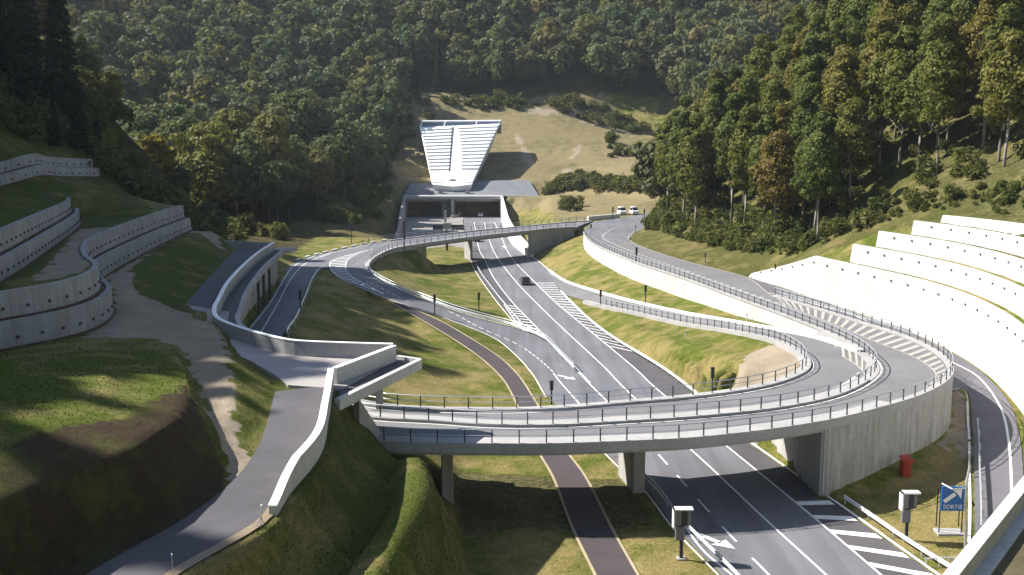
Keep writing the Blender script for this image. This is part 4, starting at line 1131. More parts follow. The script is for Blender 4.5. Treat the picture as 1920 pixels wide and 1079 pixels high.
# flared wing walls
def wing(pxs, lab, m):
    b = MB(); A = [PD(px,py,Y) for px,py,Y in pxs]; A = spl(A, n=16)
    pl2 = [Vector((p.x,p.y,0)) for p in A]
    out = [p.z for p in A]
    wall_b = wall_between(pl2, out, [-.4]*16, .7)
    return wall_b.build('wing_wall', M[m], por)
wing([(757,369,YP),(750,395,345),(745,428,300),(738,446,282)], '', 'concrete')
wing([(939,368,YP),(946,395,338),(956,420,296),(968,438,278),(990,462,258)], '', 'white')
b = MB()
R = spl([PD(946,396,338), PD(957,421,296), PD(969,439,278), PD(986,458,262), P(997,480,.3)], 2)
b.profile(R, [(-.4,-3),(-.4,.25),(1.1,.25),(1.1,-3)]); b.build('wing_coping', M['white'], por)
# median barrier and light board at the portal
b = MB(); pl3 = spl([P(846,409,0)+Vector((0,0,0)), P(856,407.5,0), P(864,402,0)], 1.5); b.profile(pl3, [(-.35,0),(-.15,1.0),(.15,1.0),(.35,0)]); tag(b.build('median_barrier', M['concrete_pale']), 'short concrete barrier standing between the two tunnel mouths', 'barrier')
b = MB(); q = P(835,417,0); b.box((q.x,q.y,1.9),(.8,.4,3.8)); tag(b.build('marker_board', M['concrete_pale']), 'narrow upright pale board standing left of the tunnel divider', 'board')
# retaining wall behind the portal
b = MB(); A = [PD(770,341,392), PD(992,338,388), PD(1011,368,379), PD(758,368,379)]
q = [Vector(v) for v in A]; n = Vector((0, 3, .0))
b.add(q + [v + Vector((0,2.5,-.5)) for v in q], [(0,1,2,3),(7,6,5,4),(0,4,5,1),(1,5,6,2),(2,6,7,3),(3,7,4,0)])
pw = b.build('sloping_wall', mat_noisy('grey_wall', (.175,.185,.20), .12, .3, 3, .85)); tag(pw, 'blue grey sloping wall above the tunnel mouths, under the white ventilation building', 'wall')
for px in (826, 876):
    b = MB(); c = PD(px, 358, 381.6); b.box(c, (1.6,.5,1.6)); b.build('vent_panel', M['concrete_pale'], pw)

# ------------------------------------------------------------------ white ventilation building on the hillside
vb = thing('ventilation_building', 'white wedge-shaped ventilation building leaning on the hillside above the tunnel', 'building', (0,0,0))
Yb, Yt = 384, 412
cor = [PD(810,346,Yb), PD(850,350,Yb-1.2), PD(885,346,Yb), PD(938,232,Yt), PD(787,239,Yt)]
bz = 9.0
bl, tip_, br, tr, tl = cor
b = MB()
lowb = [Vector((bl.x+.8, bl.y+1, 8)), Vector((tip_.x, tip_.y+1, 8)), Vector((br.x-.8, br.y+1, 8)), Vector((br.x+2, tr.y+4, 12)), Vector((bl.x-2, tl.y+4, 12))]
b.add(cor + lowb, [(0,1,2,3,4), (9,8,7,6,5), (0,5,6,1), (1,6,7,2), (2,7,8,3), (3,8,9,4), (4,9,5,0)])
b.build('body', M['white'], vb)
up_n = (br-bl).cross(tl-bl).normalized()
if up_n.z < 0: up_n = -up_n
def vq(u, v): 
    lo = bl.lerp(br, u); hi = tl.lerp(tr, u); return lo.lerp(hi, v)
b = MB()    # central groove and the slat steps
def slab(u0,u1,v0,v1,h,h2=None):
    vs = [vq(u0,v0),vq(u1,v0),vq(u1,v1),vq(u0,v1)]; h2 = h if h2 is None else h2; vs2 = [v + up_n*q for v, q in zip(vs, (h,h,h2,h2))]
    b.add([v - up_n*.3 for v in vs]+vs2, [(3,2,1,0),(4,5,6,7),(0,1,5,4),(1,2,6,5),(2,3,7,6),(3,0,4,7)])
for i in range(13):
    v0 = .24 + i*.058
    slab(.012,.40,v0,v0+.052,.55,.1)
    slab(.64-.16*(i/12),.988,v0,v0+.052,.55,.1)
slab(.012,.40,.03,.22,.2); slab(.43,.988,.03,.22,.2)
b.build('roof_slats', M['white'], vb)
b = MB(); slab(.400,.424,.2,.97,.16); b.build('roof_groove', M['grey_paint'], vb)
b = MB(); c = vq(.5,.06)+up_n*.25; b.box(c,(2.2,.4,.5)); b.build('roof_light', M['dark_metal'], vb)
# open outlet box at the top
A = PD(792,228,Yt+6); B_ = PD(940,227,Yt+6); f1, f2 = tl, tr
b = MB(); hz = .8
b.add([f1,f2,B_,A,f1-Vector((0,0,2)),f2-Vector((0,0,2)),B_-Vector((0,0,5)),A-Vector((0,0,5))], [(0,4,5,1),(1,5,6,2),(2,6,7,3),(3,7,4,0),(4,7,6,5)])
b.build('outlet_box', M['bluegrey'], vb)
b = MB(); rim = [f1+Vector((.2,0,.1)),A,B_,f2+Vector((-.2,0,.1))]; b.tube(rim, .38, 4); b.build('outlet_rim', M['white'], vb)
b = MB()
for s in (.3,.7):
    a = f1.lerp(f2,s); c = A.lerp(B_,s); b = MB(); b.tube([a,c],.25,4); b.build('outlet_rib', M['white'], vb)

# ------------------------------------------------------------------ small things
def lamp_post(px, py, h, label, z=0.0, thick=1.0, name='lamp_post', head=True):
    p = P(px, py, z); hit = GT.ray_cast(Vector((0, 0, H)), ray(px, py).normalized())[0]
    if hit is not None and abs(hit.z - z) < 3: p = hit
    r = thing(name, label, 'lamp post', tuple(p), 0, 'slim dark posts beside the roads')
    b = MB(); b.lathe([(.09*thick,-.3),(.09*thick,h*.55),(.06*thick,h*.6)], n=8); b.build('pole', M['dark_metal'], r)
    b = MB(); b.lathe([(.08*thick,h*.6),(.2*thick,h*.64),(.2*thick,h*.93),(.23*thick,h*.94),(.23*thick,h),(.05,h+.04)], n=10); b.build('lamp_head', M['dark_metal'], r)
    b = MB(); b.lathe([(.2*thick,-.2),(.2*thick,.1),(.1*thick,.15)], n=8); b.build('base', M['concrete'], r)
    return r
LP = [(759,503,0.0,9.2,'tallest dark pole, in front of the left end of the far bridge'),(815,592,1.2,3.1,'dark post on the edge between the slip road and the grass triangle'),
 (898,586,0.0,3.2,'dark post standing in the middle of the yellow grass triangle'),(1126,577,1.5,2.9,'dark post between the right slip road and the striped zone'),
 (1210,570,2.6,3.0,'thin grey post on the green slope under the white wall'),(1193,500,6.2,3.4,'dark post against the white wall railing'),
 (1192,436,6.2,1.7,'short post at the far bend of the hill road'),(1149,414,6.2,3.6,'dark post beside the low white slab near the far bridge end'),(1208,414,6.2,3.0,'dark post in front of the parked vans'),
 (1108,438,6.2,2.2,'short post at the right hand end of the far bridge'),(1335,742,.6,3.1,'dark post on the grass just behind the inner bridge railing, right of the motorway'),
 (1034,762,0.0,2.8,'dark post on the grass just behind the inner bridge railing, left of the motorway'),(564,591,6.2,3.2,'dark post at the edge of the shaded loop road on the left'),
 (659,457,6.6,4.2,'dark pole on the brown bank behind the left junction'),(1453,516,7.0,1.7,'thin post in front of the sloping end of the white wall'),(1322,495,6.4,1.9,'thin post on the verge at the foot of the woods')]
for px, py, z, h, lab in LP: lamp_post(px, py, h, lab, z, 1.0 if h > 2 else .6)
def vms(px, py, ptop, label, rz=0.0, w=1.35, hh=1.35):
    p = P(px, py, 0); p.z = gz(p.x, p.y); s = p.y / FPX; h = (py - ptop) * s
    r = thing('message_sign', label, 'road sign', tuple(p), rz, 'grey message signs on posts')
    b = MB(); b.lathe([(.13,-.3),(.13,h-.9)], n=8); b.build('post', M['dark_metal'], r)
    b = MB(); b.box((0,-.02,h-hh/2),(w*.86,.42,hh*.9)); bevel(b.build('cabinet', M['grey_paint'], r), .03)
    b = MB(); b.box((0,-.28,h-.05),(w,.62,.1)); b.box((-w/2+.05,-.28,h-hh/2),(.1,.62,hh)); b.build('hood', M['white'], r)
    b = MB(); b.box((w*.1,.0,h-hh/2),(w*.3,.47,hh*.94)); b.build('rear_panel', M['dark_metal'], r)
    b = MB(); b.box((-.12,0,h-hh-.55),(.62,.3,1.0)); bevel(b.build('control_box', M['grey_paint'], r), .03)
    b = MB(); b.box((0,0,.02),(.6,.6,.2)); b.build('base', M['concrete'], r)
    return r
vms(1277, 1048, 940, 'grey message sign with a white hood on a post left of the motorway')
vms(1699, 1013, 911, 'grey message sign with a white hood on a dark post beside the blue exit sign', w=1.3)
# blue exit sign
p = P(1782,1006,0); p.z = gz(p.x,p.y); sc = p.y/FPX; hT = (1006-908)*sc; hB = (1006-957)*sc; W_ = 44*sc
sg = thing('exit_sign', 'blue exit sign with a white arrow and the word SORTIE on four thin legs', 'road sign', tuple(p), math.radians(-3))
b = MB(); b.box((0,0,(hT+hB)/2),(W_,.16,hT-hB)); bevel(b.build('panel', M['blue_sign'], sg), .02)
b = MB(); w2 = W_/2
d = Vector((.78,0,.62)).normalized(); n = Vector((-d.z,0,d.x)); c0 = Vector((-.52*W_*.75,-.095,(hT+hB)/2-.22))
L = 1.05*W_*.86; b.add([c0-n*.14, c0+d*L*.66-n*.14, c0+d*L*.66+n*.14, c0+n*.14], [(0,1,2,3)])
e = c0+d*L; b.add([e+Vector((.08,0,.1)), e+Vector((-.62,0,.03)), e+Vector((-.36,0,-.2)), e+Vector((-.14,0,-.42)), e+Vector((.05,0,-.68))], [(0,1,2,3,4)])
b.build('arrow', M['paint'], sg, fixn=False)
cu = bpy.data.curves.new('exit_text', 'FONT'); cu.body = 'SORTIE'; cu.size = .42; cu.align_x = 'CENTER'; cu.extrude = .005
to = bpy.data.objects.new('lettering', cu); COL.objects.link(to)
dg = bpy.context.evaluated_depsgraph_get(); tm = bpy.data.meshes.new_from_object(to.evaluated_get(dg)); bpy.data.objects.remove(to)
to = bpy.data.objects.new('lettering', tm); COL.objects.link(to); to.parent = sg; to.location = (0,-.092,hB+.18); to.rotation_euler = (PI/2,0,0); tm.materials.clear(); tm.materials.append(M['paint'])
for x in (-.98*w2, .98*w2):
    for y in (.12, .75):
        b = MB(); b.box((x,y,(hT*.5)/1),( .07,.07,hT if y < .5 else hT*.8)); b.build('leg', M['dark_metal'], sg)
b = MB(); b.box((0,.35,.04),(W_*1.15,1.2,.18)); b.build('base_slab', M['concrete_pale'], sg)
b = MB(); b.tube([(-w2-.02,-.02,hT+.22),(-w2+.5,-.62,hT+.02),(w2-.1,-.5,hT+.06),(w2+.2,-.02,hT+.16)], .06, 5); b.build('light_bar', M['galv'], sg)
# red hydrant cabinet by the loop wall
p = P(1696,902,0); p.z = gz(p.x,p.y); s = p.y/FPX
rd = thing('red_cabinet', 'red emergency cabinet with open flap standing in the shade of the curved wall', 'cabinet', tuple(p), .35)
b = MB(); b.prism([(-.42,-.28),(.42,-.28),(.42,.28),(-.42,.28)], -.1, 1.35); bevel(b.build('body', M['red'], rd), .05)
b = MB(); b.add([(-.5,-.3,1.35),(.5,-.3,1.35),(.5,.3,1.6),(-.5,.3,1.6),(-.5,-.3,1.42),(.5,-.3,1.42),(.5,.3,1.7),(-.5,.3,1.7)], [(3,2,1,0),(4,5,6,7),(0,1,5,4),(1,2,6,5),(2,3,7,6),(3,0,4,7)]); b.build('lid', M['red'], rd)
b = MB(); b.box((.66,-.1,1.15),(.5,.06,.22)); b.build('flap', M['red'], rd)
b = MB(); b.box((.05,-.3,.85),(.5,.04,.9)); b.build('door', mat_plain('red_dark',(.28,.02,.01)), rd)
# tall pale post and low rail by the exit road
p = P(1806,1050,0); p.z = gz(p.x,p.y); s = p.y/FPX
tp = thing('marker_post', 'tall thin pale post between the exit sign and the exit road', 'post', tuple(p))
b = MB(); b.tube([(.15,0,-.2),(0,0,2.2),(-.12,0,5.4),(.05,0,6.6),(-.05,0,7.6)], .085, 6); b.build('pole', M['concrete_pale'], tp)
b = MB(); b.box((0,0,.05),(.4,.4,.2)); b.build('base', M['concrete'], tp)
rl = thing('low_rail', 'short low rail on the grass behind the bottom right corner wall', 'rail', tuple(P(1775,1062,0)))
b = MB(); b.tube([(-1.5,0,.55),(1.3,0.1,.6)], .06, 6); b.build('bar', M['galv'], rl)
for x in (-1.4,-.5,.4,1.2): b = MB(); b.box((x,.03,.27),(.07,.07,.6)); b.build('post', M['galv'], rl)
# overhead sign in front of the portal
p = P(838,470,0)
ov = thing('motorway_sign', 'dark twin-panel motorway sign on a brown post in front of the tunnel portal', 'road sign', tuple(p), 0); s = p.y/FPX
zz = lambda py: (470-py)*s
b = MB(); b.lathe([(.35,-.2),(.35,zz(452)),(.2,zz(451)),(.2,zz(418))], n=8); b.build('post', M['brick'], ov)
for xa, xb in ((812,831),(847,870)):
    b = MB(); b.box((((xa+xb)/2-838)*s,0,zz(426.5)),((xb-xa)*s,.3,10*s)); b.build('panel', mat_plain('sign_grey',(.05,.05,.055)), ov)
b = MB(); b.box((1.0*s,-.1,zz(424)),(15*s,.5,12*s)); b.build('lamp_box', M['concrete_pale'], ov)
# low white slab near the far bridge end
b = MB(); a, c = P(1102,413,ZD), P(1161,408,ZD); b.profile(resample([a,c],2), [(-.3,-.2),(-.3,1.0),(.3,1.0),(.3,-.2)]); tag(b.build('low_wall', M['white']), 'low white wall slab beyond the right end of the far bridge', 'wall')
# sign post with splayed legs near the road wall
p = P(488,985,ZE); p.z = gz(p.x,p.y)
sp_ = thing('sign_stand', 'thin grey stand with a round top at the near end of the parapet', 'stand', tuple(p))
b = MB(); b.tube([(0,0,0),(.1,0,1.0)], .025, 5); b.build('pole', M['galv'], sp_)
for q in ((-.3,-.1,-.15),(.18,.2,-.15)): b = MB(); b.tube([(.05,0,.55), q], .02, 5); b.build('leg', M['galv'], sp_)
b = MB(); b.lathe([(.02,.95),(.06,1.0),(.06,1.05),(.02,1.1)], (.1,0,0), 8); b.build('reflector', M['white'], sp_)
p = P(324,1079,ZE); p.z = gz(p.x,p.y)
sp_ = thing('marker_post', 'thin wire-like marker post at the near edge of the access road', 'post', tuple(p))
b = MB(); b.tube([(0,0,-.2),(0,0,.95)], .014, 5); b.build('pole', M['galv'], sp_); b = MB(); b.lathe([(.02,.9),(.035,.95),(.02,1.0)], n=6); b.build('cap', M['white'], sp_)
# white delineator posts
DEL = [(690,578,1.6),(1285,640,2.2),(867,597,0.5),(1022,503,.8),(1240,575,2.6),(1065,560,.2),(1400,600,4.2),(1140,640,.4)]
me1 = MB(); me1.prism([(-.06,-.06),(.06,-.06),(.06,.06),(-.06,.06)], -.1, .95); me1 = me1.mesh('post_body', M['white'])
me2 = MB(); me2.box((0,0,.78),(.13,.13,.16)); me2 = me2.mesh('reflector', M['dark_metal'])
DL_ = ['beside the left slip road','on the dry grass inside the right slip road','at the left edge of the grass triangle','where the right slip road leaves the motorway','on the green slope under the white wall','at the start of the striped zone','beside the far part of the loop ramp','on the dry grass beside the striped zone']
for (px, py, z), l in zip(DEL, DL_):
    p = P(px,py,z); p.z = gz(p.x,p.y); r = thing('delineator_post', 'short white delineator post ' + l, 'post', tuple(p), 0, 'white delineator posts')
    for nm, me in (('post_body', me1), ('reflector', me2)): o = bpy.data.objects.new(nm, me); COL.objects.link(o); o.parent = r
# ------------------------------------------------------------------ vehicles
def car(label, p, heading, paint, kind='hatch', group='cars on the motorway', cat='car', name='car'):
    """heading: direction of the bonnet; built along +Y"""
    r = thing(name, label, cat, tuple(p), heading - PI/2, group)
    if kind == 'van': L, Wd, prof = 4.9, 1.95, [(-2.45,.35),(-2.45,1.2),(-2.38,2.05),(-2.2,2.2),(1.0,2.2),(1.7,1.3),(2.35,1.1),(2.45,.75),(2.45,.35)]; glass = [(-2.05,1.25),(-2.0,1.95),(.95,1.98),(1.45,1.3)]
    else: L, Wd, prof = 4.2, 1.72, [(-2.1,.3),(-2.12,.75),(-2.0,.98),(-1.75,1.05),(-1.35,1.42),(-.2,1.46),(.4,1.38),(1.05,.98),(1.85,.86),(2.1,.65),(2.1,.3)]; glass = [(-1.72,1.02),(-1.32,1.36),(-.2,1.4),(.36,1.33),(.92,.98)]
    b = MB(); xs = [-Wd/2, -Wd/2*.94, Wd/2*.94, Wd/2]
    def ring(x, k): return [Vector((x * (1 - .18 * max(0, (z-.95)/.6)), y*k, z if k == 1 else .3+(z-.3)*.96)) for y, z in prof]
    rings = [ring(-Wd/2, .97), ring(-Wd/2*.93, 1), ring(Wd/2*.93, 1), ring(Wd/2, .97)]
    b.loft([g + [g[0]] for g in rings]); n = len(prof)
    b.add(rings[0], [tuple(range(n))]); b.add(rings[-1], [tuple(range(n-1,-1,-1))])
    b.build('body', M[paint], r)
    for sx in (-1, 1):
        b = MB(); vs = [Vector((sx*(Wd/2*(1-.18*max(0,(z-.95)/.6))+.006), y, z)) for y, z in glass]; b.add(vs, [tuple(range(len(vs)))]); b.build('side_window', M['glass'], r)
    zz0, zz1 = (1.3, 1.95) if kind == 'van' else (1.05, 1.39)
    b = MB(); yb = (lambda z: -2.44+.08*(z-1.2)) if kind == 'van' else (lambda z: -1.755 + (z-1.05)*1.08)
    w0, w1 = Wd*.42, Wd*.36; b.add([(-w0,yb(zz0)-.02,zz0+.02),(w0,yb(zz0)-.02,zz0+.02),(w1,yb(zz1)-.02,zz1+.02),(-w1,yb(zz1)-.02,zz1+.02)], [(0,1,2,3)]); b.build('rear_window', M['glass'], r)
    b = MB()
    f0, f1, fz0, fz1 = (1.72,1.03,1.32,2.14) if kind == 'van' else (1.06,.42,1.0,1.37)
    b.add([(-w0,f0+.02,fz0),(w0,f0+.02,fz0),(w1,f1+.03,fz1),(-w1,f1+.03,fz1)], [(3,2,1,0)]); b.build('windscreen', M['glass'], r)
    for sx in (-1, 1):
        b = MB(); b.box((sx*Wd*.40,-L/2+.0,.85),(.24,.08,.2)); b.build('tail_light', M['lamp_red'], r)
        b = MB(); b.box((sx*Wd*.38,L/2-.06,.68),(.3,.1,.14)); b.build('headlight', M['white'], r)
        for y in (-L*.3, L*.31):
            b = MB(); b.tube([(sx*(Wd/2-.2),y,.31),(sx*(Wd/2+.01),y,.31)], .31, 12); w = b.build('wheel', M['rubber'], r)
            b = MB(); b.tube([(sx*(Wd/2-.1),y,.31),(sx*(Wd/2+.02),y,.31)], .18, 10); b.build('rim', M['galv'], w)
    b = MB(); b.box((0,-L/2-.02,.45),(Wd*.9,.12,.22)); b.build('bumper', M['grey_paint'], r)
    return r
def head(pl, p):
    i = min(range(len(pl)), key=lambda k: (pl[k]-p).length); t = tang(pl, i); return math.atan2(t.y, t.x)
pc = P(984,533,0); car('dark car driving towards the tunnel in the middle lane', pc, head(LB, pc) + PI, 'carblack')
pc = P(901,407,0); car('small pale car about to enter the right hand tunnel mouth', pc, PI/2, 'carwhite')
pc = P(894,453,0); car('dark car on the motorway half hidden by the far bridge deck', pc, -PI/2, 'carblack')
for px in (1166, 1189):
    pc = P(px,386,8.6); pc.z = gz(pc.x,pc.y); car('white van parked before the ivy bank, ' + ('the left one of two' if px < 1170 else 'the right one of two'), pc, -PI/2 + .1, 'carwhite', 'van', 'white vans parked before the ivy bank', 'van', 'parked_van')
# ------------------------------------------------------------------ trees
import numpy as np
RNG = np.random.default_rng(11)
def leaf_mat(name, stops, sat=1.0, attr=False):
    t = NT(name)
    if attr:
        a = t.n.new('ShaderNodeVertexColor'); a.layer_name = 'tint'; s = t.n.new('ShaderNodeSeparateColor'); t.link(a.outputs[0], s.inputs[0]); rnd = s.outputs[0]
    else: rnd = t.n.new('ShaderNodeObjectInfo').outputs['Random']
    base = t.ramp(rnd, stops)
    var = t.ramp(t.noise(.55, 3, .6), [(.3, .62), (.7, 1.35)])
    col = t.mix(1.0, base, var, 'MULTIPLY')
    col = t.mix(t.ramp(t.noise(.12, 2), [(.52, 0.0), (.75, .35)]), col, (.11, .095, .02))
    t.link(col, t.b.inputs['Base Color']); t.b.inputs['Roughness'].default_value = .6; t.b.inputs['Specular IOR Level'].default_value = .06
    tr = t.n.new('ShaderNodeBsdfTranslucent'); t.link(t.mix(1.0, col, (1.0, 1.1, .5), 'MULTIPLY'), tr.inputs[0])
    ms = t.n.new('ShaderNodeMixShader'); ms.inputs[0].default_value = .36; t.link(t.b.outputs[0], ms.inputs[1]); t.link(tr.outputs[0], ms.inputs[2]); t.link(ms.outputs[0], t.out.inputs[0])
    return t.m
FAR_ST = [(0, (.080,.110,.058)), (.3, (.108,.136,.064)), (.55, (.128,.142,.062)), (.75, (.122,.126,.068)), (.9, (.165,.160,.050)), (1.0, (.165,.130,.060))]
NEAR_ST = [(0, (.088,.112,.034)), (.35, (.120,.142,.038)), (.65, (.148,.150,.040)), (.85, (.172,.152,.042)), (1.0, (.185,.140,.046))]
M['leaf'] = leaf_mat('leaf_far', FAR_ST); M['leaf_mass'] = leaf_mat('leaf_mass', FAR_ST, attr=True); M['leaf_near'] = leaf_mat('leaf_near', NEAR_ST)
M['leaf_yellow'] = leaf_mat('leaf_yellow', [(0, (.20,.15,.015)), (1, (.16,.14,.02))])
M['leaf_dark'] = leaf_mat('leaf_conifer', [(0, (.018,.032,.014)), (1, (.030,.046,.020))])
M['leaf_bush'] = leaf_mat('leaf_bush', [(0, (.066,.088,.026)), (.5, (.10,.112,.034)), (1, (.145,.132,.05))])
M['bark'] = mat_noisy('bark', (.16, .13, .10), .3, .8, 6, .9, .1); M['bark_pale'] = mat_noisy('bark_pale', (.27, .24, .20), .3, .8, 6, .9, .1)

def leaves(cen, nor, size):
    """rhombic leaf clumps: arrays of centres, normals, sizes -> verts, quads"""
    n = len(cen); nor = nor / (np.linalg.norm(nor, axis=1, keepdims=True) + 1e-9)
    r = RNG.normal(size=(n, 3)); u = np.cross(nor, r); u /= (np.linalg.norm(u, axis=1, keepdims=True) + 1e-9); w = np.cross(nor, u)
    s = size[:, None]; k = RNG.uniform(.55, 1.0, (n, 1))
    f = nor * s * RNG.uniform(-.25, .25, (n, 1))
    v = np.stack([cen - u*s + f, cen - w*s*k, cen + u*s + f, cen + w*s*k], 1).reshape(-1, 3)
    return v
def crown(kind, Hh, R, base, n, leaf):
    """leaf clumps of one crown; z from base to Hh"""
    cz = (Hh + base) / 2; hz = (Hh - base) / 2
    L = []; 
    if kind == 'broad':
        k = int(RNG.integers(16, 22)); lobes = []
        for i in range(k):
            a = RNG.uniform(0, 2*np.pi); zz = RNG.uniform(-.85, .8); rr = np.sqrt(max(0, 1 - abs(zz)**2.2)) * RNG.uniform(.3, .85)
            lobes.append((rr*R*np.cos(a), rr*R*np.sin(a)*1.08, cz + zz*hz*.84, R*RNG.uniform(.25, .42)))
        lobes.append((0, 0, Hh - R*.36, R*.34)); lobes.append((0, 0, cz, R*.45))
    elif kind == 'tall':
        k = int(RNG.integers(30, 40)); lobes = []
        for i in range(k):
            zz = RNG.uniform(-.95, .85); a = RNG.uniform(0, 2*np.pi); rr = (1 - max(0, zz)**2*.7) * RNG.uniform(.15, .9)
            lobes.append((rr*R*np.cos(a), rr*R*np.sin(a), cz + zz*hz*.88, R*RNG.uniform(.17, .33)))
        lobes.append((0, 0, Hh - R*.35, R*.4))
    lb = np.array(lobes); wgt = lb[:, 3]**2; idx = RNG.choice(len(lb), n, p=wgt/wgt.sum())
    d = RNG.normal(size=(n, 3)); d[:, 2] += .25; d /= np.linalg.norm(d, axis=1, keepdims=True)
    rad = RNG.uniform(.45, 1.0, n)**.6 * RNG.uniform(.8, 1.12, n)
    c = lb[idx, :3] + d * (lb[idx, 3] * rad)[:, None] * np.array([1, 1, .85])
    nf_ = int(n * .24); e = RNG.normal(size=(nf_, 3)); e /= np.linalg.norm(e, axis=1, keepdims=True); e *= RNG.uniform(.3, 1.0, (nf_, 1))**.5
    c[:nf_] = e * np.array([R*.92, R*.92, hz*.95]) * np.where(e[:, 2:3] > 0, 1 - .35*np.abs(e[:, 2:3]), 1) + np.array([0, 0, cz]); d[:nf_] = e
    nor = d * 1.0 + RNG.normal(size=(n, 3)) * .42 + np.array([0, 0, .15])
    return leaves(c, nor, leaf * RNG.uniform(.55, 1.25, n))
def conifer(Hh, R, base, n, leaf):
    z = base + (Hh - base) * RNG.uniform(0, 1, n)**1.25; lay = np.sin(z * 4.2) * .16 + .84
    r = R * (1 - (z - base) / (Hh - base))**.8 * lay * RNG.uniform(.25, 1.0, n)**.5 + .08
    a = RNG.uniform(0, 2*np.pi, n); c = np.stack([r*np.cos(a), r*np.sin(a), z - r*.28], 1)
    nor = np.stack([np.cos(a)*.5, np.sin(a)*.5, np.full(n, .8)], 1) + RNG.normal(size=(n, 3))*.35
    return leaves(c, nor, leaf * RNG.uniform(.6, 1.2, n))
def np_mesh(name, v, mat, tint=None):
    n = len(v) // 4; me = bpy.data.meshes.new(name); me.vertices.add(len(v)); me.vertices.foreach_set('co', v.astype(np.float32).ravel())
    me.loops.add(n*4); me.loops.foreach_set('vertex_index', np.arange(n*4, dtype=np.int32)); me.polygons.add(n)
    me.polygons.foreach_set('loop_start', np.arange(0, n*4, 4, dtype=np.int32)); me.update(calc_edges=True); me.materials.append(mat)
    if tint is not None:
        at = me.color_attributes.new('tint', 'FLOAT_COLOR', 'POINT'); t4 = np.ones((len(v), 4), np.float32); t4[:, 0] = tint; at.data.foreach_set('color', t4.ravel())
    return me
def trunk(Hh, R, base, r, mat, limbs=6, seed=0):
    rd = random.Random(seed); b = MB()
    x = y = 0; pl = []
    for i in range(7): pl.append((x, y, -1.2 + (Hh*.86+1.2)*i/6)); x += rd.uniform(-.18, .18); y += rd.uniform(-.18, .18)
    b.tube(pl, r, 7, r2=r*.22)
    for i in range(limbs):
        k = rd.uniform(.45, .9); p = Vector(pl[int(k*6)]); a = rd.uniform(0, 2*PI); L = R*rd.uniform(.45, .8)
        q = p + Vector((math.cos(a)*L*.5, math.sin(a)*L*.5, L*.35)); e = p + Vector((math.cos(a)*L, math.sin(a)*L, L*.9)); b.tube([p, q, e], r*.35, 5, r2=r*.1)
    return b.mesh('trunk', mat, smooth=True)
PROTO = {}
def proto(key, crowns, trunks): PROTO[key] = list(zip(crowns, trunks))
def mk(kind, n, count, leafs, hs, rs, bs, mat, bark, tr):
    cs = []; ts = []
    for i in range(count):
        Hh = random.uniform(*hs); R = random.uniform(*rs); base = Hh * random.uniform(*bs)
        v = conifer(Hh, R, base, n, leafs) if kind == 'conifer' else crown(kind, Hh, R, base, n, leafs)
        cs.append(np_mesh('crown', v, M[mat])); ts.append(trunk(Hh, R, base, tr, M[bark], 3 if kind == 'conifer' else 7, i))
    return cs, ts
proto('far', *mk('broad', 5200, 7, .42, (16, 21), (5.2, 6.8), (.16, .26), 'leaf', 'bark', .28))
proto('near', *mk('tall', 9000, 8, .29, (19, 26), (3.3, 4.7), (.16, .36), 'leaf_near', 'bark_pale', .26))
proto('yellow', *mk('broad', 2400, 1, .55, (13, 13.5), (4.0, 4.2), (.12, .14), 'leaf_yellow', 'bark', .25))
proto('conifer', *mk('conifer', 3000, 4, .55, (21, 28), (3.0, 4.2), (.06, .16), 'leaf_dark', 'bark', .3))
BUSH = [np_mesh('foliage', crown('broad', h, r, -.2, 420, .26), M['leaf_bush']) for h, r in ((2.2,1.5),(3.0,1.8),(1.5,1.5),(3.8,2.0),(2.0,2.2))]
stem_me = MB(); 
for a in range(4): stem_me.tube([(0,0,-.3),(math.cos(a*1.6)*.3,math.sin(a*1.6)*.3,.6),(math.cos(a*1.6)*.7,math.sin(a*1.6)*.7,1.3)], .05, 5)
stem_me = stem_me.mesh('stems', M['bark'])
LOD = [crown('broad', random.uniform(16,21), random.uniform(5.2,6.8), 3, 1100, .82) for _ in range(6)]
LODC = [conifer(random.uniform(21,28), random.uniform(3,4), 2, 520, 1.0) for _ in range(3)]
NAMES = {'far': 'broadleaf_tree', 'near': 'broadleaf_tree', 'yellow': 'broadleaf_tree', 'conifer': 'conifer_tree'}
def tree(key, x, y, s, label, group, var=None, cat='tree', dz=0.0, sz=1.0):
    c, t = (PROTO[key][var % len(PROTO[key])] if var is not None else random.choice(PROTO[key]))
    r = thing(NAMES[key], label, cat, (x, y, gz(x, y) + dz), random.uniform(0, 2*PI), group); r.scale = (s, s, s*sz)
    for nm, me in (('crown', c), ('trunk', t)): o = bpy.data.objects.new(nm, me); COL.objects.link(o); o.parent = r
    return r
def bush(x, y, s, label, group, var=None):
    r = thing('bush', label, 'bush', (x, y, gz(x, y)), random.uniform(0, 2*PI), group); r.scale = (s, s, s)
    for nm, me in (('foliage', random.choice(BUSH) if var is None else BUSH[var]), ('stems', stem_me)): o = bpy.data.objects.new(nm, me); COL.objects.link(o); o.parent = r
    return r
mass_v = []; mass_t = []
def mass(x, y, s, con=False):
    v = LODC[random.randrange(3)] if con else LOD[random.randrange(6)]
    a = random.uniform(0, 2*PI); c, sn = math.cos(a)*s, math.sin(a)*s; w = v.copy()
    w[:, 0] = v[:, 0]*c - v[:, 1]*sn + x; w[:, 1] = v[:, 0]*sn + v[:, 1]*c + y; w[:, 2] = v[:, 2]*s + gz(x, y)
    mass_v.append(w); mass_t.append(np.full(len(w), .0 if con else random.random(), np.float32))
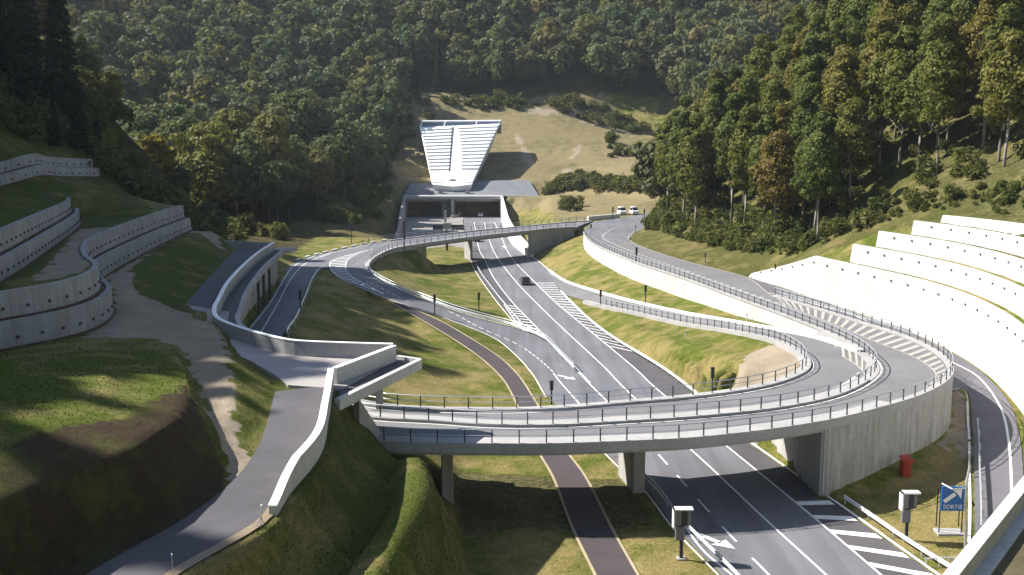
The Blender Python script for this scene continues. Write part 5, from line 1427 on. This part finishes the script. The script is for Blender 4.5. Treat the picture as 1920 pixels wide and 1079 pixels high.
# --- forest on the hills behind: candidates on a jittered grid
GF = 'broadleaf trees of the forest behind the portal'; GR = 'broadleaf trees on the right hillside'
cand = []
def blocked(x, y):
    for p in CLEAR:
        if pip(x, y, p): return True
    if y < 236 or (y < 262 and -46 < x < 20): return True
    if -46 < x < 22 and y < 392: return True
    xf, zf = xfoot(min(y, 460))
    if 0 < x < xf + 6 and y < 470: return True
    if -30 < x <= 0 and y < 470: return True
    return False
sp_ = 9.6
for j in range(0, 80):
    for i in range(-48, 40):
        x = i*sp_ + (j % 2)*sp_/2 + random.uniform(-2.6, 2.6); y = 238 + j*sp_*.93 + random.uniform(-2.6, 2.6)
        if blocked(x, y) or y > 900: continue
        xr, zr = xfoot(min(y, 460))
        if x > xr and y < 345: continue
        if abs(x + 81.5) < 8 and y < 256: continue
        z = gz(x, y); a = proj((x, y, z + 16)); c = proj((x, y, z))
        if a[0] < -60 or a[0] > 1990 or a[1] > 1000 or c[1] < -25: continue
        cand.append((math.hypot(x, y), x, y, a))
cand.sort()
# --- right hillside candidates
rc = []
for j in range(0, 36):
    for i in range(0, 30):
        y = 108 + j*6.6 + random.uniform(-2, 2); x = 30 + i*6.4 + random.uniform(-2, 2)
        if y > 345: continue
        xf, zf = xfoot(y); mg = 2.2 if y > 165 else 9 + (165-y)*.12
        if x < xf + mg: continue
        z = gz(x, y); a = proj((x, y, z + 20)); c = proj((x, y, z))
        if a[0] < 900 or a[0] > 2030 or c[1] < -60: continue
        if c[0] > 1600 and c[1] > 330: continue
        rc.append((math.hypot(x, y), x, y, x - xf - mg, c))
rc.sort()
n_r = 0
for d, x, y, e, c in rc:
    if n_r < 130:
        first = e < 9
        lab = ('tall slender pale-trunked tree at the lower edge of the right wood' if first else 'olive green tree within the sunlit wood on the right hillside')
        tree('near', x, y, random.uniform(.82, 1.1), lab, ('trees along the lower edge of the right wood' if first else GR)); n_r += 1
    else: mass(x, y, random.uniform(.9, 1.2))
yel = P(296, 330, 9)
for x, y, s in ((-58,186,.38),(-64,193,.42),(-70,201,.45),(-57,199,.4),(-77,207,.5),(-64,207,.45),(-53,193,.35),(-84,212,.7),(-88,206,.8)):
    tree('far', x, y, s, 'dark green tree just beyond the highest pale wall on the left', 'trees just beyond the left terraces')
n_f = 0; NF = 290 - n_r
for d, x, y, a in cand:
    con = (noise.noise(Vector((x/45, y/45, 7))) > .38 and y > 380) 
    if con and n_f < NF + 40 and y < 520: 
        tree('conifer', x, y, random.uniform(.8, 1.0), 'dark conifer standing among the broadleaf trees behind the portal', 'conifers in the forest behind the portal'); continue
    if n_f < NF:
        tree('far', x, y, random.uniform(.74, 1.36), 'rounded green broadleaf tree in the dense forest on the far hillside', GF, sz=random.uniform(.9, 1.15)); n_f += 1
    else: mass(x, y, random.uniform(.74, 1.36), con)
tree('yellow', -81.5, 247, 1.5, 'tree with bright yellow autumn leaves among green trees on the left', None, 0)
# --- dark wood at the top left and the trees beyond the frame that shade the left bank
for (x, y, s, lab) in ((-77.5,168,1.0,'leftmost dark spruce at the top left edge'),(-80,178,1.05,'dark spruce beside the leftmost one at the top left'),(-76,183,1.1,'tall dark conifer with a visible thin trunk at the top left'),(-79.5,160,1.1,None),(-85,190,1.1,'dark spruce behind the two leftmost ones'),(-86,176,1.15,None),(-90,186,1.1,None)):
    if lab: tree('conifer', x, y, s, lab + ' above the pale wall', 'dark spruces at the top left')
    else: mass(x, y, s*1.1, True)
for (px, Y, s) in ((150,178,.5),(185,186,.42),(105,172,.4),(60,166,.45)):
    q = PD(px, 300, Y); tree('conifer', q.x, q.y, s, 'small dark young spruce on the slope above the pale wall', 'young spruces above the pale wall')
for j in range(0, 27):
    for i in range(0, 9):
        x = -69 - i*6.8 + random.uniform(-2.4, 2.4); y = 14 + j*7.2 + random.uniform(-2.4, 2.4)
        if proj((x, y, gz(x, y) + 8))[0] > -120: continue
        if random.random() < (.12 if y < 98 else .5 if y < 128 else .42 if y < 172 else .25): continue
        mass(x, y, random.uniform(1.1, 1.4) if random.random() > .12 else .95, random.random() < .1)
mo = bpy.data.objects.new('distant_forest', np_mesh('distant_forest', np.concatenate(mass_v), M['leaf_mass'], np.concatenate(mass_t))); COL.objects.link(mo)
tag(mo, 'continuous far forest covering the upper hillsides, plus unseen shade trees beyond the left edge', 'forest', None, 'stuff')
# --- shrubs
UB = [crown('broad', h, r_, -.2, 420, .2) for h, r_ in ((2.2,1.5),(3.0,1.8),(1.5,1.5),(2.0,2.2))]
ub_v = []; ub_t = []
def under(x, y, s):
    v = UB[random.randrange(4)]; w = v * s; w[:, 0] += x; w[:, 1] += y; w[:, 2] += gz(x, y); ub_v.append(w); ub_t.append(np.full(len(w), random.random(), np.float32))
def scatter_under(pts, n, s, spread):
    for i in range(n):
        t = random.random()*(len(pts)-1); k = int(t); p = Vector(pts[k]).lerp(Vector(pts[k+1]), t-k); x, y = p.x + random.gauss(0, spread), p.y + random.gauss(0, spread)
        if x > 10 and y < 318 and x < xfoot(y)[0] + .8: continue
        under(x, y, random.uniform(*s))
def scatter(pts, n, s, lab, grp, spread=2.0):
    for i in range(n):
        t = random.random()*(len(pts)-1); k = int(t); p = Vector(pts[k]).lerp(Vector(pts[k+1]), t-k)
        x, y = p.x + random.gauss(0, spread), p.y + random.gauss(0, spread)
        if x > 10 and x < xfoot(min(y, 460))[0] + 1.2 and y < 318 and 'tunnel' not in lab: continue
        bush(x, y, random.uniform(*s), lab, grp)
def xfp(Y, d): xf, zf = xfoot(Y); return (xf + d, Y, 0)
scatter([xfp(Y, 4) for Y in range(158, 300, 10)], 95, (.6, 1.3), 'leafy shrub at the foot of the right wood above the road', 'shrubs at the foot of the right wood', 2.6)
scatter([xfp(Y, 4.0) for Y in range(104, 166, 8)], 50, (.3, .75), 'low scrubby bush on the bank above the white terraces', 'bushes above the white terraces', 2.2)
scatter([PD(1150,312,408), PD(1200,305,412)], 9, (1.0, 1.5), 'rounded bush in the clump on the cleared slope', 'clump of bushes on the cleared slope', 2.2)
scatter([PD(1130,262,430), PD(1165,278,425), PD(1150,300,415)], 7, (.9, 1.4), 'small bush on the upper part of the cleared slope', 'bushes high on the cleared slope', 1.8)
hl = [(14,381,0),(18,378.5,0),(25,373,0),(36,357,0),(47.5,337,0),(57,320,0)]
scatter(hl, 85, (.95, 1.45), 'dark leafy shrub in the hedge-like band behind the vans', 'hedge-like band of shrubs behind the vans', 1.3)
scatter([(16,300,0),(18,325,0),(19,340,0)], 10, (.7, 1.2), 'green bush right of the tunnel approach', 'bushes right of the tunnel approach', 2.0)
scatter([(-50,226,0),(-60,229,0),(-72,234,0)], 18, (1.0, 1.8), 'shrub at the foot of the forest above the left junction', 'shrubs at the foot of the left forest', 2.5)
scatter([PD(720,255,420), PD(770,190,452), PD(900,197,464), PD(1010,203,466), PD(1130,232,460), PD(1200,248,452)], 24, (1.0, 2.0), 'bushy sapling at the forest edge above the cleared slope', 'saplings at the top edge of the cleared slope', 2.4)
scatter_under([xfp(Y, 14) for Y in range(150, 300, 10)], 200, (.7, 1.35), 6)
scatter_under([xfp(Y, 2.5) for Y in range(104, 306, 10)], 420, (.18, .5), 2.2)
scatter_under([xfp(Y, 4) for Y in range(160, 306, 10)], 240, (.5, 1.1), 2.2)
scatter_under(hl, 260, (.8, 1.4), 1.6)
scatter_under([(-44,255,0),(-42,290,0),(-45,330,0),(-46,372,0)], 60, (.9, 1.7), 2.4)
scatter_under([PD(720,255,420), PD(770,190,452), PD(900,197,464), PD(1010,203,466), PD(1130,232,460), PD(1200,248,452)], 90, (.8, 1.9), 3)
scatter_under([(-80,146,0),(-79,160,0),(-77,172,0),(-76,186,0)], 90, (1.0, 2.3), 1.6)
scatter_under([(-60,183,0),(-66,186,0),(-72,190,0),(-76,200,0),(-84,212,0)], 110, (1.0, 2.4), 3)
scatter_under([(-52,182,0),(-60,190,0),(-70,200,0)], 40, (.8, 1.6), 4)
M['leaf_under'] = leaf_mat('leaf_under', [(0, (.066,.088,.026)), (.5, (.10,.112,.034)), (1, (.145,.132,.05))], attr=True)
uo = bpy.data.objects.new('undergrowth', np_mesh('undergrowth', np.concatenate(ub_v), M['leaf_under'], np.repeat(np.concatenate(ub_t), 1))); COL.objects.link(uo)
tag(uo, 'mixed scrubby undergrowth along the forest edges', 'undergrowth', None, 'stuff')
# --- grass tufts on the near banks and verges
me = GROUND.data; ta = me.color_attributes['tone'].data; pts_ = []; tn_ = []
me.calc_loop_triangles()
for tr_ in me.loop_triangles:
    c = tr_.center; 
    if c[1] < 30 or c[1] > 150 or abs(c[0]) > 75: continue
    px_, py_ = proj(c)
    if not (-40 < px_ < 1960 and py_ < 1120): continue
    tone = [sum(ta[v].color[k] for v in tr_.vertices)/3 for k in range(3)]
    if tone[0] > .25 or tone[1] > .45: continue
    if any(pip(c[0], c[1], f) for f in FOOT): continue
    dd = math.hypot(c[0], c[1]); want = tr_.area * min(40, 110000 / dd**2)
    n = int(want) + (random.random() < want - int(want))
    vs = [me.vertices[v].co for v in tr_.vertices]
    for _ in range(n):
        a, b_ = random.random(), random.random()
        if a + b_ > 1: a, b_ = 1-a, 1-b_
        pts_.append(vs[0] + (vs[1]-vs[0])*a + (vs[2]-vs[0])*b_); tn_.append(tone[2])
if pts_:
    C_ = np.array([tuple(p) for p in pts_]); n = len(C_); tv = np.array(tn_)
    hgt = RNG.uniform(.03, .08, n); C_[:, 2] += hgt * .3
    d_ = RNG.normal(size=(n, 3)); d_[:, 2] = np.abs(d_[:, 2]) + 1.2; d_ /= np.linalg.norm(d_, axis=1, keepdims=True)
    sd_ = RNG.normal(size=(n, 3)); sd_[:, 2] *= .2; sd_ /= np.linalg.norm(sd_, axis=1, keepdims=True)
    w_ = hgt[:, None] * .45
    v = np.stack([C_ - sd_*w_, C_ + sd_*w_*.6, C_ + d_*hgt[:, None] + sd_*w_*.3, C_ + d_*hgt[:, None]*.8 - sd_*w_*.9], 1).reshape(-1, 3)
    cl_ = np.array([noise.noise(Vector((p[0]*.3, p[1]*.3, 2))) for p in C_]) * .55 + tv * .9 + RNG.normal(size=n) * .10 + .10
    t = NT('grass_blades'); a = t.n.new('ShaderNodeVertexColor'); a.layer_name = 'tint'; s = t.n.new('ShaderNodeSeparateColor'); t.link(a.outputs[0], s.inputs[0])
    col = t.ramp(s.outputs[0], [(0, (.045,.062,.010)), (.35, (.085,.102,.016)), (.6, (.16,.135,.045)), (1, (.27,.22,.09))])
    t.done(col, .8, .1)
    gm_ = np_mesh('grass', v, t.m, np.repeat(np.clip(cl_, 0, 1), 4)); gm_.normals_split_custom_set_from_vertices([(0, 0, 1)] * len(v))
    go = bpy.data.objects.new('grass', gm_); COL.objects.link(go); tag(go, 'short patchy grass on the banks and verges', 'grass', None, 'stuff')
    print('tufts', n)
# ------------------------------------------------------------------ light, sky, camera
az = Vector((-.955, .295, 0)).normalized(); EL_ = math.radians(43)
sd = Vector((az.x*math.cos(EL_), az.y*math.cos(EL_), math.sin(EL_)))
L_ = bpy.data.lights.new('sun', 'SUN'); L_.energy = 5.0; L_.angle = math.radians(.53); L_.color = (1.0, .955, .88)
so = bpy.data.objects.new('sun', L_); COL.objects.link(so); so.rotation_euler = sd.to_track_quat('Z', 'Y').to_euler()
wd = bpy.data.worlds.new('World'); scn.world = wd; wd.use_nodes = True; nt = wd.node_tree
sk = nt.nodes.new('ShaderNodeTexSky'); sk.sky_type = 'NISHITA'; sk.sun_disc = False; sk.sun_elevation = EL_; sk.sun_rotation = math.atan2(sd.x, sd.y); sk.altitude = 500
nt.links.new(sk.outputs[0], nt.nodes['Background'].inputs[0]); nt.nodes['Background'].inputs[1].default_value = .085
cam = bpy.data.cameras.new('camera'); co = bpy.data.objects.new('camera', cam); COL.objects.link(co)
cam.sensor_width = 36; cam.lens = 36 * FPX / 1920; cam.clip_end = 6000; cam.clip_start = .5
co.location = (0, 0, H); co.rotation_euler = (PI/2 - PITCH, 0, 0); scn.camera = co
scn.view_settings.view_transform = 'Standard'; scn.view_settings.look = 'None'; scn.view_settings.exposure = 1.2; scn.view_settings.gamma = 1.0
scn.view_settings.use_curve_mapping = False
b = MB(); b.box((0, 500, 160), (1500, 1400, 386)); hz = b.build('haze', [])
t_ = bpy.data.materials.new('haze_air'); t_.use_nodes = True; nt_ = t_.node_tree; nt_.nodes.clear()
o_ = nt_.nodes.new('ShaderNodeOutputMaterial'); pv = nt_.nodes.new('ShaderNodeVolumePrincipled'); pv.inputs['Color'].default_value = (.80, .88, 1, 1); pv.inputs['Density'].default_value = .00008; pv.inputs['Anisotropy'].default_value = .2
nt_.links.new(pv.outputs[0], o_.inputs['Volume']); hz.data.materials.append(t_); tag(hz, kind='stuff')
